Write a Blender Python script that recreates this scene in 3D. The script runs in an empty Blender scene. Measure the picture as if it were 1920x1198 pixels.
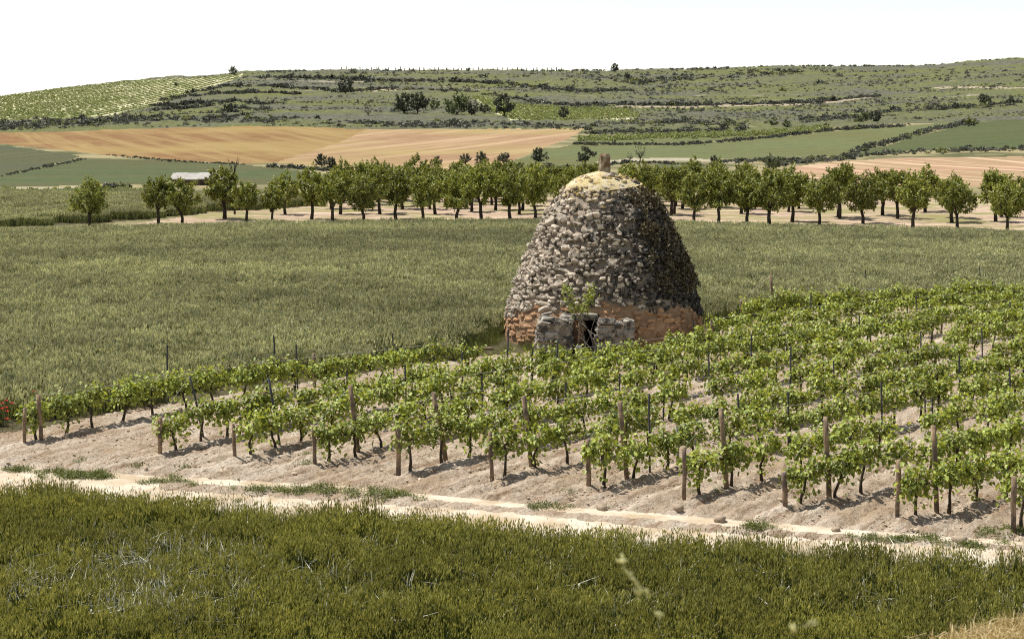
import bpy, math, random
import numpy as np
from mathutils import Vector, Matrix

SC = bpy.context.scene
COL = SC.collection
R = np.random.RandomState(7)
random.seed(7)

# ------------------------------------------------------------------ camera, world, sun, exposure
CAM_H, FPX, CX, CY, HORIZON = 9.2, 3000.0, 960.0, 599.0, 202.0
TH = math.atan((CY - HORIZON) / FPX)
cam_d = bpy.data.cameras.new('camera'); cam = bpy.data.objects.new('camera', cam_d); COL.objects.link(cam)
cam.location = (0, 0, CAM_H); cam.rotation_euler = (math.pi / 2 - TH, 0, 0)
cam_d.sensor_width = 36.0; cam_d.lens = FPX / 1920 * 36.0
cam_d.clip_start = 0.1; cam_d.clip_end = 20000
cam_d.dof.use_dof = True; cam_d.dof.focus_distance = 55.0; cam_d.dof.aperture_fstop = 5.6
SC.camera = cam

SUN_DIR = Vector((-0.40, 0.19, 0.90)).normalized()          # from the ground to the sun
sun_elev = math.asin(SUN_DIR.z); sun_az = math.atan2(SUN_DIR.x, SUN_DIR.y)
W = bpy.data.worlds.new('World'); SC.world = W; W.use_nodes = True
wn = W.node_tree.nodes; wl = W.node_tree.links
sky = wn.new('ShaderNodeTexSky'); sky.sky_type = 'NISHITA'; sky.sun_disc = False
sky.sun_elevation = sun_elev; sky.sun_rotation = sun_az
sky.air_density = 1.0; sky.dust_density = 0.0; sky.ozone_density = 1.0; sky.altitude = 0
hs = wn.new('ShaderNodeHueSaturation'); hs.inputs['Saturation'].default_value = 0.45; hs.inputs['Value'].default_value = 1.0
bg = wn['Background']; bg.inputs['Strength'].default_value = 0.108
wl.new(sky.outputs[0], hs.inputs['Color']); wl.new(hs.outputs[0], bg.inputs['Color'])
sun_d = bpy.data.lights.new('sun', 'SUN'); sun_o = bpy.data.objects.new('sun', sun_d); COL.objects.link(sun_o)
sun_d.energy = 5.0; sun_d.angle = math.radians(0.53); sun_d.color = (1.0, 0.955, 0.88)
sun_o.rotation_euler = SUN_DIR.to_track_quat('Z', 'Y').to_euler(); sun_o.location = (-40, 20, 90)
SC.view_settings.view_transform = 'Standard'; SC.view_settings.look = 'None'
SC.view_settings.exposure = 0.48; SC.view_settings.gamma = 1.0
SC.view_settings.use_curve_mapping = False
SC.cycles.use_denoising = False; SC.cycles.filter_width = 1.1
SC.cycles.max_bounces = 6; SC.cycles.diffuse_bounces = 3; SC.cycles.transmission_bounces = 4; SC.cycles.transparent_max_bounces = 4

# ------------------------------------------------------------------ helpers: projection, terrain
ct, st = math.cos(TH), math.sin(TH)
def ue(px, py):
    """lateral tangent X/Y and elevation tangent (z-H)/Y of the sight line through a photo pixel"""
    px = np.asarray(px, float); py = np.asarray(py, float)
    a = px - CX; b = CY - py
    dy = FPX * ct + b * st; dz = -FPX * st + b * ct
    return a / dy, dz / dy
def to_px(X, Y, Z):
    X = np.asarray(X, float); Y = np.asarray(Y, float); Z = np.asarray(Z, float) - CAM_H
    fw = Y * ct - Z * st; up = Y * st + Z * ct
    return CX + FPX * X / fw, CY - FPX * up / fw

Y1, Y2, Y3 = 262.0, 430.0, 850.0
K2 = np.array([(-9000, 262), (-1000, 262), (0, 250), (200, 243), (420, 238), (640, 241), (1095, 242), (1400, 246), (1830, 228), (1920, 226), (2900, 216), (9000, 216)], float)
K3 = np.array([(-9000, 198), (-1500, 200), (-300, 192), (0, 181), (120, 164), (240, 151), (340, 143), (430, 137), (520, 133.5), (640, 132), (900, 133), (1150, 132), (1300, 129),
               (1500, 124), (1700, 123.5), (1760, 122), (1830, 115), (1920, 110), (2100, 100), (2900, 92), (9000, 100)], float)
k2u, k2e = ue(K2[:, 0], K2[:, 1]); k3u, k3e = ue(K3[:, 0], K3[:, 1])
def smoothstep(a, b, x):
    t = np.clip((x - a) / (b - a), 0, 1); return t * t * (3 - 2 * t)
def bank_h(X, Y):
    z = np.interp(Y, [-60, 3, 10, 21, 24.5], [7.4, 7.4, 5.0, 0.35, 0.0])
    m = np.exp(-(((X - 3.3) / 1.2) ** 2 + ((Y - 9.5) / 1.6) ** 2)) * .78
    return z + m * np.clip((24 - Y) / 6, 0, 1)
def height(X, Y):
    X = np.asarray(X, float); Y = np.asarray(Y, float)
    Ys = np.maximum(Y, 1.0); u = X / Ys
    e1 = -CAM_H / Y1; e2 = np.interp(u, k2u, k2e); e3 = np.interp(u, k3u, k3e)
    L = np.log(Ys)
    t12 = np.clip((L - math.log(Y1)) / (math.log(Y2) - math.log(Y1)), 0, 1)
    t23 = np.clip((L - math.log(Y2)) / (math.log(Y3) - math.log(Y2)), 0, 1)
    e = np.where(Y <= Y2, e1 + (e2 - e1) * t12, e2 + (e3 - e2) * t23)
    z = CAM_H + np.minimum(Ys, Y3) * e
    z = np.where(Y < Y1, 0.0, z)
    z = np.where(Y > Y3, z - (Y - Y3) * 0.03 - np.maximum(Y - 1200, 0) * 0.03, z)
    z = np.where(Y < 24.5, bank_h(X, Y), z)
    return z
def G(px, py):
    """ground point seen at a photo pixel"""
    u, e = ue(px, py)
    u = np.atleast_1d(u); e = np.atleast_1d(e)
    e1 = -CAM_H / Y1; e2 = np.interp(u, k2u, k2e); e3 = np.interp(u, k3u, k3e)
    Y = np.where(e < e1, -CAM_H / np.minimum(e, -1e-6),
        np.where(e < e2, np.exp(math.log(Y1) + (e - e1) / (e2 - e1) * math.log(Y2 / Y1)),
                 np.exp(math.log(Y2) + np.clip((e - e2) / (e3 - e2), 0, 1) * math.log(Y3 / Y2))))
    X = u * Y
    return np.stack([X, Y, height(X, Y)], -1)
def g1(px, py): return Vector(G(px, py)[0])
def inpoly(x, y, poly):
    x = np.asarray(x); y = np.asarray(y); r = np.zeros(x.shape, bool); n = len(poly)
    for i in range(n):
        (x1, y1), (x2, y2) = poly[i], poly[(i + 1) % n]
        if y1 == y2: continue
        c = ((y1 > y) != (y2 > y)) & (x < (x2 - x1) * (y - y1) / (y2 - y1) + x1)
        r ^= c
    return r
def hash2(i, j, s):
    i = i.astype(np.int64); j = j.astype(np.int64)
    n = (i * 374761393 + j * 668265263 + s * 974634757) & 0x7fffffff
    n = ((n ^ (n >> 13)) * 1274126177) & 0x7fffffff
    return ((n ^ (n >> 16)) & 0xffff) / 65535.0
def vnoise(x, y, s=0):
    i = np.floor(x); j = np.floor(y); fx = x - i; fy = y - j
    fx = fx * fx * (3 - 2 * fx); fy = fy * fy * (3 - 2 * fy)
    a = hash2(i, j, s); b = hash2(i + 1, j, s); c = hash2(i, j + 1, s); d = hash2(i + 1, j + 1, s)
    return (a + (b - a) * fx) * (1 - fy) + (c + (d - c) * fx) * fy
def fbm(x, y, s=0, o=4):
    v = 0; a = .5; t = 0
    for k in range(o):
        v = v + a * vnoise(x, y, s + k); t += a; x = x * 2.03 + 3.1; y = y * 2.03 + 7.7; a *= .5
    return v / t

# ------------------------------------------------------------------ helpers: mesh
class MB:
    def __init__(self): self.v = []; self.f = []; self.m = []; self.n = 0
    def add(self, V, F, mat=0):
        V = np.asarray(V, np.float64).reshape(-1, 3)
        for Fk in (F if isinstance(F, list) else [F]):
            Fk = np.asarray(Fk, np.int64)
            if Fk.size: self.f.append(Fk + self.n); self.m.append(np.full(len(Fk), mat, np.int32))
        self.v.append(V); self.n += len(V)
    def mesh(self, name, mats, smooth=True):
        me = bpy.data.meshes.new(name)
        V = np.concatenate(self.v) if self.v else np.zeros((0, 3))
        me.vertices.add(len(V)); me.vertices.foreach_set('co', V.astype(np.float32).ravel())
        if self.f:
            tot = np.concatenate([np.full(len(f), f.shape[1], np.int32) for f in self.f])
            idx = np.concatenate([f.ravel() for f in self.f]).astype(np.int32)
            start = np.concatenate([[0], np.cumsum(tot)[:-1]]).astype(np.int32)
            me.loops.add(len(idx)); me.loops.foreach_set('vertex_index', idx)
            me.polygons.add(len(tot)); me.polygons.foreach_set('loop_start', start)
            me.polygons.foreach_set('material_index', np.concatenate(self.m))
            me.polygons.foreach_set('use_smooth', np.full(len(tot), smooth))
        me.update(calc_edges=True)
        for m in (mats if isinstance(mats, (list, tuple)) else [mats]): me.materials.append(m)
        return me
def link(name, me, parent=None, **props):
    o = bpy.data.objects.new(name, me); COL.objects.link(o)
    if parent is not None: o.parent = parent
    for k, v in props.items(): o[k] = v
    return o
def empty(name, loc, label, cat, group=None, rz=0.0):
    o = bpy.data.objects.new(name, None); COL.objects.link(o); o.location = loc; o.rotation_euler = (0, 0, rz)
    o.empty_display_size = 0.2; o['label'] = label; o['category'] = cat
    if group: o['group'] = group
    return o
def tube(mb, pts, radii, n=6, mat=0, cap=True):
    pts = np.asarray(pts, float); k = len(pts); radii = np.broadcast_to(radii, (k,))
    d = np.gradient(pts, axis=0); d /= np.linalg.norm(d, axis=1, keepdims=True) + 1e-9
    up = np.array([0, 0, 1.]) if abs(d[0, 2]) < .8 else np.array([1., 0, 0])
    V = []
    for i in range(k):
        a = np.cross(d[i], up); a /= np.linalg.norm(a) + 1e-9; b = np.cross(d[i], a)
        t = np.arange(n) / n * 2 * np.pi
        V.append(pts[i] + radii[i] * (np.cos(t)[:, None] * a + np.sin(t)[:, None] * b))
    V = np.concatenate(V); F = []
    for i in range(k - 1):
        for j in range(n):
            F.append((i * n + j, i * n + (j + 1) % n, (i + 1) * n + (j + 1) % n, (i + 1) * n + j))
    fs = [np.array(F)]
    if cap:
        fs.append(np.array([list(range(n))[::-1]])); fs.append(np.array([[(k - 1) * n + j for j in range(n)]]))
    mb.add(V, fs, mat)
def unit(v): return v / (np.linalg.norm(v, axis=-1, keepdims=True) + 1e-9)
def leaves(mb, C, T, N, L, Wd, fold=.12, droop=.15, mat=0):
    """folded six-point leaves"""
    C = np.asarray(C, float); n = len(C); T = unit(T); N = unit(N - (N * T).sum(1, keepdims=True) * T); B = np.cross(N, T)
    L = np.broadcast_to(L, (n,))[:, None]; Wd = np.broadcast_to(Wd, (n,))[:, None]
    V = np.stack([C, C + T * L * .3 + B * Wd * .5 + N * Wd * fold, C + T * L * .72 + B * Wd * .38 + N * Wd * fold * .7,
                  C + T * L - N * L * droop, C + T * L * .72 - B * Wd * .38 + N * Wd * fold * .7, C + T * L * .3 - B * Wd * .5 + N * Wd * fold], 1)
    i = np.arange(n)[:, None] * 6
    mb.add(V.reshape(-1, 3), np.concatenate([i + [0, 1, 2, 3], i + [0, 3, 4, 5]]), mat)
def rand_dirs(n, r=R): return unit(r.normal(size=(n, 3)))
ICO = {}
def ico(sub):
    if sub not in ICO:
        import bmesh
        bm = bmesh.new(); bmesh.ops.create_icosphere(bm, subdivisions=sub, radius=1.0)
        ICO[sub] = (np.array([v.co[:] for v in bm.verts]), np.array([[v.index for v in f.verts] for f in bm.faces])); bm.free()
    return ICO[sub]

# ------------------------------------------------------------------ materials
class NT:
    def __init__(self, name):
        self.m = bpy.data.materials.new(name); self.m.use_nodes = True; self.t = self.m.node_tree
        self.n = self.t.nodes; self.l = self.t.links; self.p = self.n['Principled BSDF']; self.out = self.n['Material Output']
        self.p.inputs['Roughness'].default_value = .85; self.p.inputs['Specular IOR Level'].default_value = .2
        self._pos = None
    def pos(self, scale=(1, 1, 1), rot=0.0, local=False):
        g = self.n.new('ShaderNodeTexCoord').outputs['Object'] if local else self.n.new('ShaderNodeNewGeometry').outputs['Position']
        if rot:
            m0 = self.n.new('ShaderNodeMapping'); m0.inputs['Rotation'].default_value = (0, 0, rot); self.l.new(g, m0.inputs['Vector']); g = m0.outputs[0]
        mp = self.n.new('ShaderNodeMapping'); mp.inputs['Scale'].default_value = scale
        self.l.new(g, mp.inputs['Vector']); return mp.outputs[0]
    def noise(self, scale, detail=4, rough=.55, vec=None, dist=0.0):
        k = self.n.new('ShaderNodeTexNoise'); k.inputs['Scale'].default_value = scale; k.inputs['Detail'].default_value = detail
        k.inputs['Roughness'].default_value = rough; k.inputs['Distortion'].default_value = dist
        self.l.new(vec if vec is not None else self.pos(), k.inputs['Vector']); return k.outputs['Fac']
    def ramp(self, fac, stops, mode='LINEAR'):
        r = self.n.new('ShaderNodeValToRGB'); r.color_ramp.interpolation = mode
        e = r.color_ramp.elements
        while len(e) < len(stops): e.new(.5)
        for el, (p, c) in zip(e, stops):
            el.position = p; el.color = (c, c, c, 1) if not isinstance(c, (tuple, list)) else (*c, 1)
        self.l.new(fac, r.inputs['Fac']); return r.outputs['Color']
    def mix(self, fac, a, b, mode='MIX'):
        x = self.n.new('ShaderNodeMix'); x.data_type = 'RGBA'; x.blend_type = mode
        for s, v in ((x.inputs[0], fac), (x.inputs[6], a), (x.inputs[7], b)):
            if hasattr(v, 'is_linked') or hasattr(v, 'links'): self.l.new(v, s)
            elif isinstance(v, (tuple, list)): s.default_value = (*v, 1)
            else: s.default_value = v
        return x.outputs[2]
    def rand(self): return self.n.new('ShaderNodeObjectInfo').outputs['Random']
    def bump(self, h, strength=.5, dist=.05):
        b = self.n.new('ShaderNodeBump'); b.inputs['Strength'].default_value = strength; b.inputs['Distance'].default_value = dist
        self.l.new(h, b.inputs['Height']); self.l.new(b.outputs[0], self.p.inputs['Normal']); return b
    def color(self, c):
        if isinstance(c, (tuple, list)): self.p.inputs['Base Color'].default_value = (*c, 1)
        else: self.l.new(c, self.p.inputs['Base Color'])
        return self
    def translucent(self, c, amount):
        t = self.n.new('ShaderNodeBsdfTranslucent'); ms = self.n.new('ShaderNodeMixShader'); ms.inputs[0].default_value = amount
        if isinstance(c, (tuple, list)): t.inputs[0].default_value = (*c, 1)
        else: self.l.new(c, t.inputs[0])
        self.l.new(self.p.outputs[0], ms.inputs[1]); self.l.new(t.outputs[0], ms.inputs[2]); self.l.new(ms.outputs[0], self.out.inputs['Surface'])

def foliage_mat(name, a, b, scale=3.0, transl=.3, tcol=None, big=None):
    k = NT(name)
    f = k.noise(scale, 2)
    c = k.ramp(f, [(.33, a), (.67, b)])
    rv = k.ramp(k.rand(), [(0, .8), (1, 1.2)])
    c = k.mix(1.0, c, rv, 'MULTIPLY')
    if big is not None:
        g = k.ramp(k.noise(big[0], 4, .6, k.pos((.3, .9, 1), .08)), [(.35, big[1]), (.65, big[2])]); c = k.mix(1.0, c, g, 'MULTIPLY')
    k.color(c); k.p.inputs['Roughness'].default_value = .5; k.p.inputs['Specular IOR Level'].default_value = .4
    k.translucent(k.mix(1.0, c, tcol or (1.5, 1.35, .6), 'MULTIPLY'), transl)
    return k.m
def ground_mat(name, a, b, scale, c3=None, s3=.05, streak=None, bump=.5, bscale=6.0, bdist=.05):
    k = NT(name)
    c = k.ramp(k.noise(scale, 6, .65), [(.3, a), (.7, b)])
    if c3 is not None: c = k.mix(k.ramp(k.noise(s3, 4, .6), [(.42, 0.0), (.6, 1.0)]), c, c3)
    if streak is not None:
        rot, sx, sy, col, lo, hi = streak
        c = k.mix(k.ramp(k.noise(1.0, 4, .6, k.pos((sx, sy, .2), rot), .3), [(lo, 0.0), (hi, 1.0)]), c, col)
    k.color(c); k.p.inputs['Roughness'].default_value = .95; k.p.inputs['Specular IOR Level'].default_value = .05
    k.bump(k.noise(bscale, 6, .7), bump, bdist)
    return k.m

M = {}
k = NT('pale_clay_soil')
c = k.ramp(k.noise(1.6, 6, .7), [(.32, (.36, .275, .19)), (.68, (.58, .485, .375))])
c = k.mix(k.ramp(k.noise(1.0, 4, .6, k.pos((2.2, .3, .3), .62), .4), [(.48, 0.0), (.64, 1.0)]), c, (.66, .565, .45))
c = k.mix(k.ramp(k.noise(1.0, 5, .7, k.pos((6.5, .55, .3), .55), .5), [(.36, .8), (.5, 0.0)]), c, (.25, .155, .09))
c = k.mix(k.ramp(k.noise(13.0, 5, .75), [(.34, .85), (.47, 0.0)]), c, (.17, .11, .065))
c = k.mix(k.ramp(k.noise(.35, 4, .6), [(.5, 0.0), (.68, .6)]), c, (.38, .27, .165))
k.color(c); k.p.inputs['Roughness'].default_value = .97; k.p.inputs['Specular IOR Level'].default_value = .03; k.bump(k.noise(11.0, 7, .75), 1.0, .12); M['soil'] = k.m
M['track'] = ground_mat('compacted_pale_dust', (.46,.39,.295), (.58,.50,.395), 1.5, (.38, .30, .20), .9, None, .5, 14.0, .03)
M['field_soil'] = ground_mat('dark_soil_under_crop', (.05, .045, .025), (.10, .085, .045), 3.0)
M['orchard_soil'] = ground_mat('dry_straw_orchard_soil', (.22,.155,.105), (.41,.305,.225), 1.2, (.20, .19, .075), .12, (.1, .12, .9, (.46, .355, .265), .5, .62), .6, 4.0, .05)
M['hill'] = None
M['brown_a'] = ground_mat('ripening_ochre_crop', (.14,.076,.034), (.215,.124,.056), .25, (.25, .18, .07), .012, (-.367, .25, .01, (.26, .185, .08), .44, .68), .4, 1.0, .2)
M['brown_b'] = ground_mat('pinkish_ripe_crop', (.205,.125,.07), (.28,.18,.105), .3, (.27, .205, .09), .015, (.337, .25, .01, (.37, .26, .155), .46, .7), .4, 1.0, .2)
M['brown_c'] = ground_mat('reddish_fallow_soil', (.26,.155,.10), (.36,.23,.15), .3, (.25, .19, .10), .02, (-.3, .3, .015, (.45, .32, .22), .5, .62), .4, 1.0, .2)
M['green_bluish'] = ground_mat('young_green_crop', (.052,.066,.03), (.083,.097,.043), .4, (.085, .08, .038), .02, (.1, .02, .3, (.085, .10, .042), .5, .7), .4, 1.5, .15)
M['green_grey'] = ground_mat('dull_green_crop', (.055,.063,.038), (.08,.086,.048), .4, (.075, .075, .034), .012, (.25, .25, .012, (.09, .09, .045), .5, .7), .4, 1.5, .15)
M['green_light'] = ground_mat('light_olive_crop', (.085,.10,.045), (.13,.142,.062), .4, (.105, .105, .042), .014, (.8, .25, .01, (.115, .125, .055), .5, .66), .4, 1.5, .15)
M['green_dark'] = ground_mat('dark_green_crop', (.055,.068,.03), (.085,.098,.042), .4, (.075, .085, .034), .015, (.9, .25, .01, (.085, .092, .04), .5, .7), .4, 1.5, .15)
M['meadow'] = ground_mat('rough_meadow', (.05,.06,.028), (.10,.105,.048), .6, (.26, .22, .12), .06, None, .6, 1.5, .2)
M['pale_earth'] = ground_mat('pale_field_road', (.24,.215,.15), (.36,.32,.23), .6)
M['vine_soil_far'] = ground_mat('light_vineyard_soil', (.40,.37,.23), (.54,.50,.34), .3, (.18, .2, .08), .05)
M['bank_earth'] = ground_mat('bare_terrace_earth', (.20, .165, .115), (.40, .335, .245), .8)
M['bank'] = ground_mat('dry_bank', (.16, .13, .06), (.36, .29, .14), 2.0)
k = NT('heath_hillside')
c = k.ramp(k.noise(.6, 8, .8), [(.36, (.045, .048, .034)), (.64, (.165, .163, .118))])
c = k.mix(k.ramp(k.noise(1.0, 6, .7, k.pos((.012, .03, .12))), [(.43, 0.0), (.56, 1.0)]), c, k.ramp(k.noise(.8, 8, .8), [(.36, (.065, .075, .028)), (.64, (.175, .18, .072))]))
c = k.mix(k.ramp(k.noise(1.0, 4, .7, k.pos((.02, .06, .2))), [(.62, 0.0), (.72, 1.0)]), c, (.30, .265, .20))
k.color(c); k.p.inputs['Roughness'].default_value = .95; k.p.inputs['Specular IOR Level'].default_value = .05; k.bump(k.noise(.8, 6, .75), .9, .5)
M['hill'] = k.m

M['vine_leaf'] = foliage_mat('vine_leaf', (.08,.125,.02), (.44,.49,.105), 9.0, .26)
M['vine_wood'] = ground_mat('vine_bark', (.035, .028, .02), (.10, .08, .06), 25.0)
M['post_wood'] = ground_mat('weathered_stake_wood', (.20, .14, .09), (.36, .26, .17), 8.0, (.13, .10, .08), 3.0)
M['metal'] = ground_mat('dull_steel_stake', (.05, .05, .055), (.10, .10, .105), 8.0)
M['wire'] = ground_mat('galvanised_wire', (.5, .5, .48), (.6, .6, .57), 8.0)
M['almond_leaf'] = foliage_mat('almond_leaf', (.045,.065,.014), (.36,.385,.08), 6.0, .2)
M['almond_bark'] = ground_mat('almond_bark', (.03, .025, .02), (.085, .07, .055), 12.0)
M['oak_leaf'] = foliage_mat('dark_grey_leaf', (.05,.058,.036), (.105,.11,.065), 1.0, .15, (1.2, 1.2, .7))
M['olive_leaf'] = foliage_mat('dull_green_leaf', (.075, .095, .035), (.13, .15, .055), 1.0, .2, (1.2, 1.2, .7))
M['scrub'] = foliage_mat('heath_scrub', (.075,.08,.06), (.18,.18,.135), .6, .1, (1.1, 1.1, .8), (.03, .7, 1.25))
M['scrub_green'] = foliage_mat('green_scrub', (.13,.145,.05), (.235,.24,.095), .6, .2, (1.2, 1.2, .6))
M['wheat'] = foliage_mat('wheat_blade', (.04,.056,.014), (.115,.132,.033), 9.0, .3, None, (.16, .85, 1.18))
M['wheat_ear'] = foliage_mat('wheat_ear', (.155,.17,.04), (.50,.475,.145), 9.0, .25, (1.3, 1.2, .8), (.16, .9, 1.12))
M['wheat_far'] = foliage_mat('wheat_blade_mid', (.078,.096,.04), (.19,.207,.09), 3.5, .28, None, (.09, .9, 1.12))
M['wheat_far_ear'] = foliage_mat('wheat_ear_mid', (.22,.235,.125), (.60,.59,.37), 3.5, .25, (1.3, 1.2, .8), (.09, .85, 1.25))
M['straw'] = foliage_mat('dry_straw', (.40, .30, .12), (.62, .50, .26), 4.0, .2, (1.1, 1.0, .8))
M['pale_blade'] = foliage_mat('bleached_blade', (.52,.52,.40), (.76,.74,.60), 3.0, .2, (1, 1, .9))
M['weed'] = foliage_mat('low_weed', (.085,.105,.025), (.16,.18,.05), 4.0, .25)
M['poppy'] = NT('poppy_petal').color((.36, .03, .02)).m
M['ivy'] = foliage_mat('dry_ivy_leaf', (.06, .05, .022), (.15, .115, .05), 3.0, .15, (1.1, 1.0, .7))
M['roof_white'] = ground_mat('bleached_fibre_roof', (.28,.262,.24), (.38,.362,.33), 1.5)
M['barn_wall'] = ground_mat('brown_barn_wall', (.08, .06, .045), (.16, .12, .085), 2.0)
M['clod'] = ground_mat('soil_clod', (.30,.225,.15), (.56,.46,.35), 5.0)
M['rock'] = ground_mat('field_stone', (.22, .17, .12), (.42, .34, .25), 7.0)
M['spikelet'] = foliage_mat('pale_seed_head', (.55, .53, .24), (.72, .70, .38), 20.0, .3, (1, 1, .8))
# stone of the hut: warm tan stone with dark and grey lichen; darkening towards +X is lichen plus painted-in shade
k = NT('lichen_shade_stone')
base = k.ramp(k.noise(3.0, 3), [(.28, (.30, .235, .175)), (.5, (.50, .425, .335)), (.72, (.64, .56, .45))])
base = k.mix(1.0, base, k.ramp(k.rand(), [(0, .72), (.5, 1.0), (1, 1.2)]), 'MULTIPLY')
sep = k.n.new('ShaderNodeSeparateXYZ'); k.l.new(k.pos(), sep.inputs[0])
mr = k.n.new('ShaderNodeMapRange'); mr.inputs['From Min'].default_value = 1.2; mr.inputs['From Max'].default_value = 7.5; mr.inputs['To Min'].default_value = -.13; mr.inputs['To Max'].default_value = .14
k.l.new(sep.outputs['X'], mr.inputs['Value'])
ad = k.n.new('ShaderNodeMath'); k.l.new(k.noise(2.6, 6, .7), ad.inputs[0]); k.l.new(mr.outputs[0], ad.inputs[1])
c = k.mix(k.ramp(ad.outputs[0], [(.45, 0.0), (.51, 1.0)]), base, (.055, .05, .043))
c = k.mix(k.ramp(k.noise(9.0, 4, .7), [(.60, 0.0), (.68, 1.0)]), c, (.46, .44, .39))
mz = k.n.new('ShaderNodeMapRange'); mz.inputs['From Min'].default_value = 4.2; mz.inputs['From Max'].default_value = 6.6; mz.inputs['To Min'].default_value = -.16; mz.inputs['To Max'].default_value = .1
k.l.new(sep.outputs['Z'], mz.inputs['Value'])
ad2 = k.n.new('ShaderNodeMath'); k.l.new(k.noise(3.5, 5, .7, k.pos((1, 1.3, .8))), ad2.inputs[0]); k.l.new(mz.outputs[0], ad2.inputs[1])
c = k.mix(k.ramp(ad2.outputs[0], [(.54, 0.0), (.62, .85)]), c, (.44, .33, .12))
k.color(c); k.p.inputs['Roughness'].default_value = .95; k.p.inputs['Specular IOR Level'].default_value = .08; k.bump(k.noise(14.0, 6, .7), .7, .04)
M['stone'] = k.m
M['mortar'] = ground_mat('pale_lime_mortar', (.22,.175,.13), (.37,.31,.24), 4.0, (.20, .16, .12), 1.2, None, .9, 10.0, .06)
k = NT('ochre_masonry_stone')
c = k.ramp(k.noise(2.5, 5, .65), [(.28, (.26, .145, .078)), (.55, (.38, .23, .13)), (.75, (.47, .335, .22))])
c = k.mix(1.0, c, k.ramp(k.rand(), [(0, .75), (1, 1.2)]), 'MULTIPLY')
c = k.mix(k.ramp(k.noise(4.0, 5, .7), [(.62, 0.0), (.7, 1.0)]), c, (.12, .09, .065))
k.color(c); k.p.inputs['Roughness'].default_value = .95; k.p.inputs['Specular IOR Level'].default_value = .08; k.bump(k.noise(12.0, 6, .7), .6, .04)
M['ochre'] = k.m
M['ochre_mortar'] = ground_mat('ochre_plaster', (.27,.165,.09), (.41,.28,.175), 3.0, (.24, .15, .09), 1.0, None, .8, 9.0, .05)
k = NT('grey_slab_stone')
c = k.ramp(k.noise(4.0, 5, .65), [(.3, (.17, .152, .125)), (.7, (.42, .385, .325))])
c = k.mix(k.ramp(k.noise(3.0, 6, .7), [(.47, 0.0), (.55, 1.0)]), c, (.07, .063, .053))
k.color(c); k.p.inputs['Roughness'].default_value = .95; k.p.inputs['Specular IOR Level'].default_value = .08; k.bump(k.noise(15.0, 6, .7), .7, .04)
M['slab'] = k.m
k = NT('yellow_lichen_cap')
c = k.ramp(k.noise(1.8, 5, .65), [(.3, (.34, .25, .09)), (.5, (.45, .37, .20)), (.68, (.50, .44, .33))])
c = k.mix(k.ramp(k.noise(5.0, 5, .7), [(.6, 0.0), (.7, 1.0)]), c, (.14, .11, .07))
k.color(c); k.bump(k.noise(8.0, 6, .7), .8, .05); M['cap'] = k.m
M['finial'] = ground_mat('dark_brown_stone', (.10, .065, .035), (.24, .165, .10), 6.0, (.33, .28, .2), 3.0)

# ------------------------------------------------------------------ the ground: one fan-shaped sheet, split into its fields
P_FIELD_FAR = [(-600, 458), (0, 446), (170, 441), (450, 433), (1000, 427), (1270, 432), (1600, 441), (1920, 453), (2600, 470)]
P_FIELD_NEAR = [(-700, 850), (-200, 835), (0, 814), (90, 800), (250, 768), (400, 744), (590, 714), (800, 682), (905, 668), (1000, 660), (1250, 640), (1345, 618), (1400, 605), (1464, 590), (1650, 577), (1920, 567), (2600, 535)]
P_WHEAT_MID = P_FIELD_FAR + P_FIELD_NEAR[::-1]
P_EDGE = [(-800, 905), (0, 936), (250, 957), (500, 980), (800, 1000), (1000, 1020), (1300, 1047), (1600, 1070), (1920, 1086), (2700, 1130)]     # foot of the near crop
P_WHEAT_NEAR = P_EDGE + [(2700, 1500), (-800, 1500)]
P_RUT1 = [(-800, 862), (0, 893), (250, 912), (500, 933), (800, 952), (1000, 970), (1300, 994), (1600, 1014), (1920, 1030), (2700, 1070)]
P_RUT2 = [(-800, 835), (0, 874), (320, 892), (640, 909), (960, 940), (1280, 965), (1600, 991), (1920, 1014), (2700, 1058)]
P_ORCHARD = [(195, 427), (330, 409), (400, 397), (520, 391), (600, 384), (660, 370), (1600, 372), (2600, 374), (2600, 471), (1920, 454), (1600, 442), (1270, 433), (1000, 428), (450, 434), (170, 442)]
P_BARLEY = [(-600, 372), (250, 371), (400, 374), (520, 384), (600, 384), (520, 391), (400, 397), (330, 405), (195, 419), (0, 426), (-600, 440)]
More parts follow.
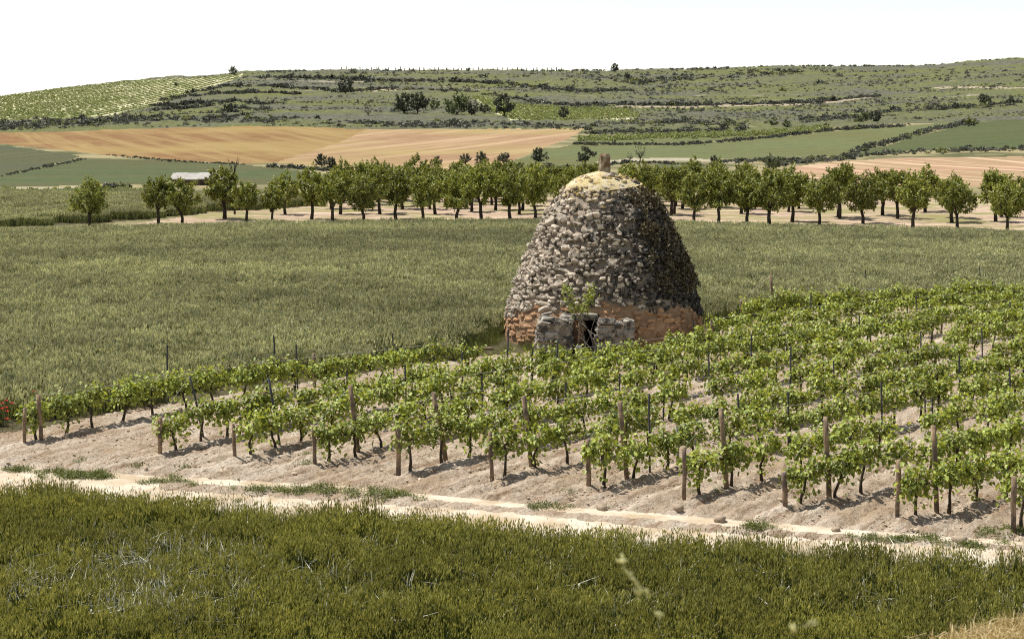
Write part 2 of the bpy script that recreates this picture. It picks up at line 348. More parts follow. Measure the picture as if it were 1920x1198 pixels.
REG = [  # later entries win
 ('hill', 'hill', None),
 ('rough_meadow', 'meadow', [(-9000, 262), (0, 250), (200, 243), (420, 238), (640, 241), (1095, 242), (1400, 247), (1830, 228), (1920, 226), (9000, 210), (9000, 1600), (-9000, 1600)]),
 ('hillside_vineyard_soil', 'vine_soil_far', [(-500, 205), (0, 181), (120, 165), (245, 152), (330, 148), (400, 146), (455, 141), (440, 150), (385, 166), (330, 187), (270, 205), (200, 217), (100, 222), (0, 230), (-500, 245)]),
 ('terrace_vineyard_soil', 'vine_soil_far', [(880, 180), (925, 186), (975, 195), (1060, 202), (1170, 206), (1200, 215), (1195, 222), (1080, 227), (960, 226), (930, 214)]),
 ('earth_bank', 'bank_earth', [(1150, 199), (1280, 198.5), (1390, 197), (1500, 193), (1570, 188), (1650, 177), (1650, 179.5), (1570, 191.5), (1500, 196.5), (1390, 200.5), (1280, 202), (1150, 202)]),
 ('earth_bank', 'bank_earth', [(1715, 166), (1760, 163.5), (1820, 161), (1870, 163), (1920, 164.5), (2100, 166), (2100, 169), (1920, 167.5), (1870, 166), (1820, 164), (1760, 166)]),
 ('earth_bank', 'bank_earth', [(640, 169.5), (760, 168), (856, 171), (856, 173), (760, 170.5), (640, 172)]),
 ('ochre_field', 'brown_a', [(-500, 262), (0, 250), (200, 243), (420, 238), (560, 238), (690, 242), (640, 266), (580, 285), (515, 306), (460, 307), (330, 301), (200, 291), (100, 280), (0, 270), (-500, 275)]),
 ('ripe_field', 'brown_b', [(690, 242), (850, 243), (1095, 242), (1075, 256), (1020, 278), (965, 300), (930, 318), (700, 322), (600, 312), (515, 306), (580, 285), (640, 266)]),
 ('grey_green_field', 'green_grey', [(-500, 276), (0, 272), (130, 289), (150, 294), (60, 318), (0, 330), (-500, 345)]),
 ('green_field', 'green_bluish', [(-500, 346), (0, 331), (60, 319), (165, 297), (330, 303), (460, 309), (540, 318), (640, 330), (640, 345), (200, 346), (0, 352), (-500, 358)]),
 ('olive_field', 'green_light', [(965, 302), (1020, 281), (1075, 272), (1280, 272), (1460, 258), (1560, 246), (1690, 237), (1790, 229), (1760, 240), (1640, 274), (1580, 293), (1420, 297), (1250, 300), (1040, 320), (940, 322)]),
 ('dark_green_field', 'green_dark', [(1590, 294), (1650, 277), (1760, 246), (1835, 230), (1920, 226), (2600, 205), (2600, 272), (1920, 278), (1700, 284), (1600, 296)]),
 ('yellow_strip_field', 'green_light', [(1075, 268), (1090, 258), (1280, 252), (1430, 250), (1500, 243), (1560, 238), (1570, 243), (1460, 255), (1280, 268)]),
 ('fallow_field', 'brown_c', [(1470, 316), (1560, 303), (1700, 296), (1920, 294), (2600, 290), (2600, 352), (1920, 352), (1600, 345), (1500, 332)]),
 ('field_road', 'pale_earth', [(-500, 362), (0, 353), (135, 351), (250, 354), (250, 357), (130, 356), (0, 358), (-500, 367)]),
 ('field_path', 'pale_earth', [(1180, 297), (1290, 296), (1390, 305), (1390, 308), (1290, 301), (1180, 303), (1120, 308), (1120, 303)]),
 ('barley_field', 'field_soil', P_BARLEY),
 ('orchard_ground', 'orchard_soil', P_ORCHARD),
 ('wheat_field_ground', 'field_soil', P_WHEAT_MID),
 ('vineyard_ground', 'soil', P_FIELD_NEAR + P_RUT2[::-1]),
 ('dirt_track', 'track', P_RUT2 + P_EDGE[::-1]),
 ('track_crown', 'soil', [(300, 903), (640, 920), (960, 951), (1280, 978), (1600, 1004), (1920, 1023), (2300, 1044), (2300, 1052), (1920, 1031), (1600, 1015), (1280, 994), (960, 961), (640, 941), (300, 917)]),
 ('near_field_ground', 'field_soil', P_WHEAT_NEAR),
]
def build_ground():
    cols_px = np.concatenate([np.linspace(-8000, -400, 30), np.arange(-360, -40, 12.), np.arange(-40, 1962, 3.), np.arange(1962, 2320, 12.), np.linspace(2340, 9900, 30)])
    u = (cols_px - CX) / 3000.0
    rows_py = np.concatenate([np.linspace(1330, 1090, 40), np.arange(1090, 855, -1.3), np.arange(855, 640, -2.6), np.arange(640, 440, -6.), np.arange(440, 308, -2.)])
    _, e = ue(CX, rows_py)
    Yn = -CAM_H / e
    Yn = Yn[Yn < Y1 - 1]; Yn = Yn[Yn > 23.5]
    Yr = np.concatenate([[20, 22], Yn, np.geomspace(Y1, Y2, 48)[:-1], np.geomspace(Y2, Y3, 120), [870, 900, 950, 1050, 1250, 1600, 2200, 3200, 5000]])
    YY, UU = np.meshgrid(Yr, u, indexing='ij'); XX = YY * UU
    Z = height(XX, YY)
    # centre of each face -> field
    px, py = to_px(XX, YY, Z)
    nr, nc = XX.shape
    cx = (px[:-1, :-1] + px[1:, :-1] + px[:-1, 1:] + px[1:, 1:]) / 4; cy = (py[:-1, :-1] + py[1:, :-1] + py[:-1, 1:] + py[1:, 1:]) / 4
    Yc = YY[:-1, :-1]
    wob = (fbm(XX[:-1, :-1] * .25, YY[:-1, :-1] * .25, 5, 3) - .5) * 2.2 * np.clip((600 - cy) / 300, 0, 1)
    reg = np.zeros(cx.shape, int)
    for i, (nm, mt, poly) in enumerate(REG):
        if poly is None: continue
        reg[inpoly(cx, cy + wob, poly) & (Yc < Y3)] = i
    # relief
    names = [r[0] for r in REG]
    def vert_mask(*ids):
        m = np.isin(reg, [names.index(i) for i in ids]).astype(float); v = np.zeros((nr, nc))
        v[:-1, :-1] += m; v[1:, :-1] += m; v[:-1, 1:] += m; v[1:, 1:] += m
        return v / 4
    ms = vert_mask('vineyard_ground', 'dirt_track', 'track_crown')
    ruts = np.zeros((nr, nc))
    rx = np.array(P_RUT1, float); ry = np.array(P_RUT2, float)
    d1 = (py - np.interp(px, rx[:, 0], rx[:, 1] + 18)) / 14; d2 = (py - np.interp(px, ry[:, 0], ry[:, 1] + 3)) / 6
    ruts = np.maximum(np.exp(-d1 ** 2), np.exp(-d2 ** 2)) * ms
    n1 = fbm(XX * 2.2, YY * 2.2, 11, 4) - .5; n2 = fbm(XX * 7, YY * 7, 31, 3) - .5
    ang = .95; fr = np.sin((XX * math.sin(ang) - YY * math.cos(ang)) * 2 * math.pi / .7 + 3 * n1)
    mtk = vert_mask('dirt_track') + .6 * vert_mask('track_crown'); Z = Z + ms * (1 - .85 * mtk) * ((n1 * .10 + n2 * .11 + fr * .055) * (1 - .85 * ruts) - .05 * ruts)
    mo = vert_mask('orchard_ground'); Z = Z + mo * (fbm(XX * .7, YY * .7, 3, 3) - .5) * .25
    mh = vert_mask('hill'); Z = Z + mh * ((fbm(XX * .05, YY * .05, 41, 4) - .5) * 2.4 + (fbm(XX * .3, YY * .3, 47, 3) - .5) * .9) * np.clip((YY - 300) / 150, 0, 1)
    V = np.stack([XX, YY, Z], -1).reshape(-1, 3)
    i = np.arange((nr - 1) * (nc - 1)); rr, cc = i // (nc - 1), i % (nc - 1); a = rr * nc + cc
    F = np.stack([a, a + 1, a + nc + 1, a + nc], 1)
    for r_i, (nm, mt, poly) in enumerate(REG):
        f = F[reg.ravel() == r_i]
        if len(f) == 0: continue
        used, inv = np.unique(f, return_inverse=True)
        mb = MB(); mb.add(V[used], inv.reshape(f.shape))
        o = link(nm, mb.mesh(nm, M[mt]), kind='structure')
    return px, py, reg
build_ground()
# the bank the photographer stands on, and the land beyond the sheet
mb = MB()
bx = np.linspace(-45, 45, 150); by = np.linspace(-60, 20.4, 120); BX, BY = np.meshgrid(bx, by)
BZ = height(BX, BY) + (fbm(BX, BY, 4) - .5) * .25 * np.clip((20 - BY) / 3, 0, 1); i = np.arange(119 * 149); a = (i // 149) * 150 + i % 149
mb.add(np.stack([BX, BY, BZ], -1), np.stack([a, a + 1, a + 151, a + 150], 1))
link('grassy_bank', mb.mesh('grassy_bank', M['bank']), kind='structure')
mb = MB(); t = np.linspace(0, 2 * np.pi, 64, endpoint=False)
mb.add(np.concatenate([[(0, 0, -1.2)], np.stack([np.cos(t) * 9000, np.sin(t) * 9000, t * 0 - 1.2], -1)]), np.array([(0, 1 + j, 1 + (j + 1) % 64) for j in range(64)]))
link('ground', mb.mesh('ground', M['meadow']), kind='structure')

# ------------------------------------------------------------------ scatter for what nobody could count
SRC = {}
def source(kind, meshes):
    c = bpy.data.collections.new('source_' + kind)
    for j, me in enumerate(meshes):
        c.objects.link(bpy.data.objects.new('%s_piece_%02d' % (kind, j), me))
    SRC[kind] = c
def scatter(name, pts, kind, rot=None, scl=None, label=None, tilt=.0):
    pts = np.asarray(pts, float); n = len(pts)
    me = bpy.data.meshes.new(name); me.vertices.add(n); me.vertices.foreach_set('co', pts.astype(np.float32).ravel())
    rz = R.uniform(0, 2 * np.pi, n) if rot is None else rot
    rv = np.stack([R.normal(0, 1, n) * tilt, R.normal(0, 1, n) * tilt, rz], -1)
    s = R.uniform(.8, 1.25, n) if scl is None else scl
    a = me.attributes.new('rot', 'FLOAT_VECTOR', 'POINT'); a.data.foreach_set('vector', rv.astype(np.float32).ravel())
    a = me.attributes.new('scl', 'FLOAT', 'POINT'); a.data.foreach_set('value', np.asarray(s, np.float32))
    a = me.attributes.new('idx', 'INT', 'POINT'); a.data.foreach_set('value', R.randint(0, len(SRC[kind].objects), n).astype(np.int32))
    o = link(name, me, kind='stuff')
    if label: o['label'] = label
    ng = bpy.data.node_groups.new('scatter_' + name, 'GeometryNodeTree')
    ng.interface.new_socket('Geometry', in_out='INPUT', socket_type='NodeSocketGeometry'); ng.interface.new_socket('Geometry', in_out='OUTPUT', socket_type='NodeSocketGeometry')
    N = ng.nodes; Lk = ng.links
    gi = N.new('NodeGroupInput'); go = N.new('NodeGroupOutput'); iop = N.new('GeometryNodeInstanceOnPoints')
    ci = N.new('GeometryNodeCollectionInfo'); ci.inputs['Collection'].default_value = SRC[kind]; ci.inputs['Separate Children'].default_value = True; ci.inputs['Reset Children'].default_value = True
    def na(nm, ty):
        x = N.new('GeometryNodeInputNamedAttribute'); x.data_type = ty; x.inputs['Name'].default_value = nm; return x.outputs['Attribute']
    iop.inputs['Pick Instance'].default_value = True
    Lk.new(gi.outputs[0], iop.inputs['Points']); Lk.new(ci.outputs[0], iop.inputs['Instance'])
    Lk.new(na('idx', 'INT'), iop.inputs['Instance Index']); Lk.new(na('rot', 'FLOAT_VECTOR'), iop.inputs['Rotation']); Lk.new(na('scl', 'FLOAT'), iop.inputs['Scale'])
    Lk.new(iop.outputs[0], go.inputs[0])
    md = o.modifiers.new('scatter', 'NODES'); md.node_group = ng
    return o
def blades(mb, n, size, h0, h1, w, lean, mat=0, r=R, bend=.35, clump=None):
    xy = r.uniform(-size / 2, size / 2, (n, 2)); h = r.uniform(h0, h1, n)
    if clump is not None:                                     # stalks tiller out of one root in clumps
        q = r.randint(0, len(clump), n); xy = clump[q, :2] + r.normal(0, clump[0, 3], (n, 2)); h = h * clump[q, 2]
    az = r.uniform(0, 2 * np.pi, n); ln = np.abs(r.normal(0, lean, n)); la = r.uniform(0, 2 * np.pi, n)
    dx = np.cos(la) * ln * h; dy = np.sin(la) * ln * h
    bx_, by_ = np.cos(az) * w / 2, np.sin(az) * w / 2
    z0 = np.zeros(n)
    p0 = np.stack([xy[:, 0], xy[:, 1], z0], -1); pm = np.stack([xy[:, 0] + dx * bend, xy[:, 1] + dy * bend, h * .62], -1); pt = np.stack([xy[:, 0] + dx, xy[:, 1] + dy, h * (1 - .25 * ln)], -1)
    B = np.stack([bx_, by_, z0], -1)
    V = np.stack([p0 - B * .7, p0 + B * .7, pm + B, pm - B, pt], 1).reshape(-1, 3)
    i = np.arange(n)[:, None] * 5
    mb.add(V, [i + [0, 1, 2, 3], i + [3, 2, 4]], mat)
    return pt
def ears(mb, P, L, w, mat, r=R, lean=.25):
    n = len(P); d = unit(np.stack([r.normal(0, lean, n), r.normal(0, lean, n), np.ones(n)], -1))
    a = r.uniform(0, np.pi, n); s = np.stack([np.cos(a), np.sin(a), 0 * a], -1); s2 = np.stack([-np.sin(a), np.cos(a), 0 * a], -1)
    for q in (s, s2):
        V = np.stack([P, P + d * L * .45 + q * w / 2, P + d * L, P + d * L * .45 - q * w / 2], 1).reshape(-1, 3)
        mb.add(V, np.arange(n)[:, None] * 4 + [0, 1, 2, 3], mat)
def grid_pts(poly, step, x0=-300, x1=2220, jit=.5, ymin=0, ymax=1e9, extra=None):
    """points of a jittered metre grid whose place falls inside a field"""
    c = G([x0, x1, x0, x1], [min(p[1] for p in poly), min(p[1] for p in poly), max(p[1] for p in poly), max(p[1] for p in poly)])
    xs = np.arange(c[:, 0].min(), c[:, 0].max(), step); ys = np.arange(max(c[:, 1].min(), ymin), min(c[:, 1].max(), ymax), step)
    X, Y = np.meshgrid(xs, ys); X = (X + R.uniform(-jit, jit, X.shape) * step).ravel(); Y = (Y + R.uniform(-jit, jit, Y.shape) * step).ravel()
    Z = height(X, Y); px, py = to_px(X, Y, Z)
    m = inpoly(px, py, poly) & (px > x0) & (px < x1)
    return np.stack([X, Y, Z], -1)[m]

# wheat
def wheat_near():
    ms = []
    for j in range(7):
        mb = MB(); r = np.random.RandomState(100 + j)
        cl = np.concatenate([r.uniform(-.58, .58, (110, 2)), r.uniform(.86, 1.1, (110, 1)), np.full((110, 1), .03)], 1)
        blades(mb, 760, 1.15, .24, .52, .014, .30, 0, r, clump=cl)
        tips = blades(mb, 420, 1.15, .44, .6, .012, .10, 0, r, clump=cl)
        ears(mb, tips, .095, .021, 1, r)
        blades(mb, 9, 1.15, .4, .6, .016, .7, 2, r, .2)
        ms.append(mb.mesh('wheat_tuft', [M['wheat'], M['wheat_ear'], M['pale_blade']]))
    source('wheat_near', ms)
wheat_near()
HUT = (3.68, 64.0, 0.0)
pts = grid_pts([(x, y + 14) for x, y in P_EDGE] + [(2700, 1300), (-800, 1300)], .8, ymin=23.0)
scatter('wheat_crop', pts, 'wheat_near', scl=R.uniform(.85, 1.15, len(pts)), label='green wheat with paler ears filling the nearest field', tilt=.04)
def wheat_mid():
    ms = []
    for j in range(7):
        mb = MB(); r = np.random.RandomState(200 + j)
        cl = np.concatenate([r.uniform(-1.1, 1.1, (95, 2)), r.uniform(.88, 1.1, (95, 1)), np.full((95, 1), .06)], 1)
        blades(mb, 480, 2.2, .3, .6, .045, .28, 0, r, clump=cl)
        tips = blades(mb, 400, 2.2, .5, .72, .03, .12, 0, r, clump=cl)
        ears(mb, tips, .15, .05, 1, r)
        ms.append(mb.mesh('wheat_tuft_mid', [M['wheat_far'], M['wheat_far_ear']]))
    source('wheat_mid', ms)
wheat_mid()
pts = grid_pts(P_WHEAT_MID, 1.3)
for dx_, dy_ in ((0, -1.0), (.8, -.5), (.8, .3)):
    qx, qy = to_px(pts[:, 0] + dx_, pts[:, 1] + dy_, 0); pts = pts[inpoly(qx, qy, P_WHEAT_MID) | (qy < 560)]
hx, hy = 3.68, 64.0
pts = pts[((pts[:, 0] - hx) ** 2 + (pts[:, 1] - hy) ** 2 > 4.7 ** 2) & ~((np.abs(pts[:, 0] - hx) < 5.6) & (pts[:, 1] < hy + .5) & (pts[:, 1] > hy - 9))]
scatter('wheat_crop', pts, 'wheat_mid', scl=R.uniform(.85, 1.1, len(pts)) * (.94 + .12 * fbm(pts[:, 0] * .06, pts[:, 1] * .2, 55, 3)), label='broad green wheat field behind the vineyard and the stone hut', tilt=.04)
pts = grid_pts(P_BARLEY, 2.0)
scatter('barley_crop', pts, 'wheat_mid', scl=R.uniform(.9, 1.2, len(pts)), label='darker barley strip behind the wheat at the orchard edge', tilt=.04)
# tall grass on the crop's edge
ms = []
for j in range(5):
    mb = MB(); r = np.random.RandomState(300 + j)
    blades(mb, 90, .9, .25, .6, .012, .35, 0, r); t_ = blades(mb, 26, .9, .6, .95, .008, .2, 0, r); ears(mb, t_, .10, .016, 0, r)
    ms.append(mb.mesh('edge_grass', [M['weed']]))
source('edge_grass', ms)
E = np.array(P_EDGE, float); n = 240
ex = R.uniform(-250, 2200, n); ey = np.interp(ex, E[:, 0], E[:, 1]) + R.normal(12, 7, n)
scatter('edge_grass', G(ex, ey), 'edge_grass', label='tall thin grass along the edge of the near wheat', scl=R.uniform(.4, .85, n) * (.6 + .8 * fbm(ex * .01, ex * 0, 3, 3)))
gx = R.uniform(HUT[0] - 6.2, HUT[0] + 6, 420); gy = R.uniform(HUT[1] - 9, HUT[1] + .5, 420); qx, qy = to_px(gx, gy, 0); mq = inpoly(qx, qy, P_WHEAT_MID) & (np.hypot(gx - HUT[0], gy - HUT[1]) > 4.3)
scatter('rough_grass', np.stack([gx, gy, gx * 0], -1)[mq], 'edge_grass', label='rough low grass at the foot of the stone hut', scl=R.uniform(.35, .7, mq.sum()))
# bleached blades lying in the near wheat
ms = []
for j in range(4):
    mb = MB(); r = np.random.RandomState(320 + j); blades(mb, 6, .9, .58, .72, .026, .85, 0, r, .1); ms.append(mb.mesh('bleached_grass', [M['pale_blade']]))
source('bleached', ms)
bxp = np.concatenate([R.normal(260, 170, 260), R.normal(310, 30, 40), R.normal(190, 40, 10), R.normal(40, 30, 10), R.uniform(500, 1900, 130)])
byp = np.concatenate([R.normal(1105, 55, 260), R.normal(1172, 15, 40), R.normal(1165, 20, 10), R.normal(1110, 20, 10), R.uniform(1050, 1195, 130)])
q = (byp > 1030) & (byp < 1230); p_ = G(bxp[q], byp[q]); 
scatter('bleached_grass', p_, 'bleached', label='scattered bleached grass blades among the near wheat', scl=R.uniform(.8, 1.12, len(p_)))
# weeds of the track and vineyard
ms = []
for j in range(4):
    mb = MB(); r = np.random.RandomState(340 + j)
    C = np.concatenate([r.normal(0, .16, (70, 2)), r.uniform(.01, .12, (70, 1))], 1); leaves(mb, C, rand_dirs(70, r) * [1, 1, .5], [0, 0, 1.] + .5 * rand_dirs(70, r), r.uniform(.05, .1, 70), .04)
    blades(mb, 25, .4, .1, .28, .01, .4, 0, r); ms.append(mb.mesh('weed', [M['weed']]))
source('weed', ms)
def blob(cx_, cy_, sx, sy, n): return np.stack([R.normal(cx_, sx, n), R.normal(cy_, sy, n)], -1)
wp = np.concatenate([blob(40, 883, 22, 2, 10), blob(155, 893, 35, 3, 45), blob(100, 888, 15, 2, 10), blob(300, 905, 40, 3, 12), blob(575, 921, 45, 3, 34), blob(730, 929, 25, 3, 16), blob(1010, 952, 30, 3, 8), blob(1415, 988, 20, 3, 8), blob(1690, 1012, 45, 3, 24),
                     blob(1880, 1000, 30, 4, 14), blob(1800, 1022, 30, 3, 8), np.stack([R.uniform(100, 1900, 60), R.uniform(700, 960, 60)], -1)])
wp = wp[wp[:, 1] < np.interp(wp[:, 0], E[:, 0], E[:, 1]) - 4]
scatter('track_weeds', G(wp[:, 0], wp[:, 1]), 'weed', label='low green weeds between the ruts of the dirt track', scl=R.uniform(.35, .85, len(wp)))
# soil clods
ms = []
for j in range(5):
    V, F = ico(1); r = np.random.RandomState(360 + j); V2 = V * (1 + .3 * (r.rand(len(V), 1) - .5)) * [1, r.uniform(.6, 1), r.uniform(.5, .8)]
    mb = MB(); mb.add(V2, F); ms.append(mb.mesh('clod', [M['clod']], False))
source('clod', ms)
cp = grid_pts(P_FIELD_NEAR + P_RUT2[::-1], .2)
cp = cp[(fbm(cp[:, 0] * .8, cp[:, 1] * .8, 77, 3) + R.uniform(-.2, .2, len(cp)) > .46)]
scatter('soil_clods', cp, 'clod', scl=np.clip(np.exp(R.normal(-3.55, .42, len(cp))), .012, .1), label='crumbled soil clods between the vine rows')

# ------------------------------------------------------------------ the stone hut
HUT = (3.68, 64.0, 0.0)
def hut():
    S = 47.3   # photo pixels per metre at the hut's centre
    prof_px = [(0, 318), (14, 321), (34, 327), (56, 336), (79, 351), (97, 375), (113, 400), (135, 450), (158, 500), (176, 550), (186, 580), (189, 600), (191, 640)]
    prof = np.array([(r / S, (634 - y) / S) for r, y in prof_px]) - [.07, .0]; prof[:, 0] = np.maximum(prof[:, 0], 0)
    pr, pz = prof[::-1, 0], prof[::-1, 1]                    # from the ground up
    root = empty('stone_hut', HUT, 'beehive dry stone vineyard hut with a dark doorway and stub finial', 'stone hut')
    # arc-length table
    zz = np.linspace(0, pz[-1], 400); rr_ = np.interp(zz, pz, pr)
    arc = np.concatenate([[0], np.cumsum(np.hypot(np.diff(zz), np.diff(rr_)))])
    def at(s):
        z = np.interp(s, arc, zz); r = np.interp(s, arc, rr_)
        z2 = np.interp(s + .05, arc, zz); r2 = np.interp(s + .05, arc, rr_)
        z1 = np.interp(s - .05, arc, zz); r1 = np.interp(s - .05, arc, rr_)
        d = np.array([r2 - r1, z2 - z1]); d /= np.linalg.norm(d) + 1e-9
        return r, z, np.array([d[1], -d[0]]), d               # outward normal, up-slope tangent (radial, z)
    # core wall with the doorway left open
    def zsplit(th): return 1.08 + .62 * max(0.0, math.cos(th + math.pi / 2)) ** 1.5 + .12 * math.sin(th * 7) + .09 * math.sin(th * 23 + 1) + .06 * math.sin(th * 41)
    DA0, DA1 = math.radians(-103), math.radians(-93.5); DZ = 1.25
    na_ = 128; th = np.linspace(-math.pi, math.pi, na_, endpoint=False); zsp = np.array([zsplit(t) for t in th])
    for nm, mt, rows in (('plinth_wall', 'ochre_mortar', 13), ('wall', 'mortar', 46)):
        V = []
        for f in np.linspace(0, 1, rows):
            z = zsp * f if nm == 'plinth_wall' else zsp + (pz[-1] - zsp) * f
            r = np.interp(z, pz, pr); w = .09 * (fbm(np.cos(th) * 5 + 9, np.sin(th) * 5 + z * 3, 8, 4) - .5) * np.minimum(1, r)
            ins = .02 if nm == 'plinth_wall' else .02 + .06 * min(1, f * 8)
            V.append(np.stack([np.cos(th) * (r + w - ins), np.sin(th) * (r + w - ins), z], -1))
        F = []
        for i in range(rows - 1):
            for j in range(na_):
                tm = th[j] + math.pi / na_
                if nm == 'plinth_wall' and DA0 < tm < DA1 and V[i][j, 2] < DZ - .1: continue
                F.append((i * na_ + j, i * na_ + (j + 1) % na_, (i + 1) * na_ + (j + 1) % na_, (i + 1) * na_ + j))
        mb = MB(); mb.add(np.concatenate(V), np.array(F)); link(nm, mb.mesh(nm, M[mt]), root)
    # dark passage behind the doorway
    mb = MB(); a0, a1 = DA0 - .01, DA1 + .01; ro, ri = 3.95, 2.2
    c = [(ro * math.cos(a0), ro * math.sin(a0)), (ri * math.cos(a0), ri * math.sin(a0)), (ri * math.cos(a1), ri * math.sin(a1)), (ro * math.cos(a1), ro * math.sin(a1))]
    V = [(x, y, z) for z in (0.02, 1.2) for x, y in c]
    mb.add(V, np.array([(0, 1, 5, 4), (1, 2, 6, 5), (2, 3, 7, 6), (4, 5, 6, 7)])); link('doorway', mb.mesh('doorway', M['barn_wall'], False), root)
    # stones
    V0, F0 = ico(2)
    shapes = []
    for j in range(16):
        r = np.random.RandomState(500 + j)
        p = np.sign(V0) * np.abs(V0) ** r.uniform(.5, .95)                    # squarish, broken faces
        p = p * (1 + .5 * (r.rand(len(V0), 1) - .5)) + .14 * np.sin(V0 * r.uniform(1.5, 3, 3) * 2 + r.uniform(0, 6, 3))
        shapes.append(p)
    vis, rest = [], []
    s = .14; total = arc[-1]
    while s < total - .7:
        r, z, nrm, tan = at(s + .1)
        if r < .25: break
        h = R.uniform(.14, .23)
        a = R.uniform(0, .3)
        while a < 2 * math.pi - .02:
            th0 = a - math.pi
            low = z < zsplit(th0)
            w = (R.uniform(.25, .6) if low else min(float(np.exp(R.normal(-1.3, .36))), .28 + r * .1))
            w = max(.13, w); da = w / r; am = a + da / 2; a += da
            if R.rand() < (.4 if low else .05): continue
            th = am - math.pi
            if low and DA0 - .02 < th < DA1 + .02 and z < DZ: continue
            er = np.array([math.cos(th), math.sin(th), 0]); et = np.array([-math.sin(th), math.cos(th), 0]); ez = np.array([0, 0, 1.])
            n3 = er * nrm[0] + ez * nrm[1]; t3 = er * tan[0] + ez * tan[1]
            tilt = R.normal(0, .05) if low else -R.uniform(0, .75) * math.atan2(nrm[1], nrm[0]) + R.normal(0, .16)   # laid level, so they step out of the slope
            n3, t3 = n3 * math.cos(tilt) + t3 * math.sin(tilt), t3 * math.cos(tilt) - n3 * math.sin(tilt)
            out = R.uniform(-.03, .025) if low else R.normal(-.01, .025)
            depth = .07 if low else R.uniform(.10, .16) * (.6 if z > pz[-1] - 1.5 else 1)
            ctr = er * r + ez * z + n3 * out + t3 * R.normal(0, .06)
            rot = R.normal(0, .1 if low else .33)
            e1 = et * math.cos(rot) + t3 * math.sin(rot); e2 = t3 * math.cos(rot) - et * math.sin(rot)
            sh = shapes[R.randint(16)]
            hw = w * R.uniform(.38, .49); hh = h * R.uniform(.28, .56)
            if (not low) and R.rand() < .06: hw *= 1.35; hh *= 1.4
            Vv = ctr + sh[:, :1] * e1 * hw + sh[:, 1:2] * e2 * hh + sh[:, 2:3] * n3 * depth
            facing = -(n3[1]) * .95 + n3[2] * .25
            (vis if facing > -.05 else rest).append((facing * hw * hh, Vv, low, ctr))
        s += h * .93
    vis.sort(key=lambda q: -q[0])
    top = vis[:300]; rest += vis[300:]
    for _, Vv, low, ctr in top:
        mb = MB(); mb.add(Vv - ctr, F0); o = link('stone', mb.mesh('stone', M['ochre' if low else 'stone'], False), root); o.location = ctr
    for lowv, mt in ((False, 'stone'), (True, 'ochre')):
        mb = MB()
        for _, Vv, low, ctr in rest:
            if low == lowv: mb.add(Vv, F0)
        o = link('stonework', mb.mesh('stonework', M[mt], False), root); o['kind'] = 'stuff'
    # smooth lichened cap and finial
    V = []; na_ = 40; th = np.linspace(0, 2 * math.pi, na_, endpoint=False)
    zs = np.linspace(pz[-1] - .66, pz[-1] - .01, 9)
    for i, z in enumerate(zs):
        r = np.interp(z, pz, pr) * (1 if i < 8 else 0.5) + .03
        w = (fbm(np.cos(th) * 3 + 5, np.sin(th) * 3 + z * 4, 12, 4) - .5) * .2
        V.append(np.stack([np.cos(th) * (r + w * min(r, 1)) - .06, np.sin(th) * (r + w * min(r, 1)), th * 0 + z + .05 + w * .25 - (.16 * np.cos(th + 2.6) if i == 0 else 0)], -1))
    F = [(i * na_ + j, i * na_ + (j + 1) % na_, (i + 1) * na_ + (j + 1) % na_, (i + 1) * na_ + j) for i in range(8) for j in range(na_)]
    mb = MB(); mb.add(np.concatenate(V), [np.array(F), np.array([[8 * na_ + j for j in range(na_)]])]); link('cap', mb.mesh('cap', M['cap']), root)
    mb = MB(); n = 8; zs = np.array([-.15, .1, .3, .5, .62, .70]) ; V = []
    t8 = np.linspace(0, 2 * math.pi, n, endpoint=False)
    for i, z in enumerate(zs):
        rr = np.array([.25, .24, .225, .225, .22, .17])[i] * (1 + .1 * (R.rand(n) - .5)); V.append(np.stack([np.cos(t8) * rr + .03 * z, np.sin(t8) * rr, t8 * 0 + pz[-1] + z + .03 * (R.rand(n) - .5)], -1))
    F = [(i * n + j, i * n + (j + 1) % n, (i + 1) * n + (j + 1) % n, (i + 1) * n + j) for i in range(5) for j in range(n)]
    mb.add(np.concatenate(V), [np.array(F), np.array([[5 * n + j for j in range(n)]])]); link('finial', mb.mesh('finial', M['finial'], False), root)
    # the two masonry cheeks of the entrance, course by course
    def cheek(x0, x1, h, ys0, ys1, dark, slope):
        b = bpy.data.objects.new('buttress', None); COL.objects.link(b); b.parent = root; b.location = (0, 0, 0)
        mbc = MB(); 
        V = [(x, y, z) for z in (0, h - .22) for x, y in ((x0 + .06, ys0 + .07), (x1 - .06, ys0 + .07), (x1 - .06, ys1), (x0 + .06, ys1))]
        mbc.add(V, np.array([(0, 1, 5, 4), (1, 2, 6, 5), (2, 3, 7, 6), (3, 0, 4, 7), (4, 5, 6, 7)])); link('core', mbc.mesh('buttress_core', M['mortar'], False), b)
        z = 0
        V2, F2 = ico(2)
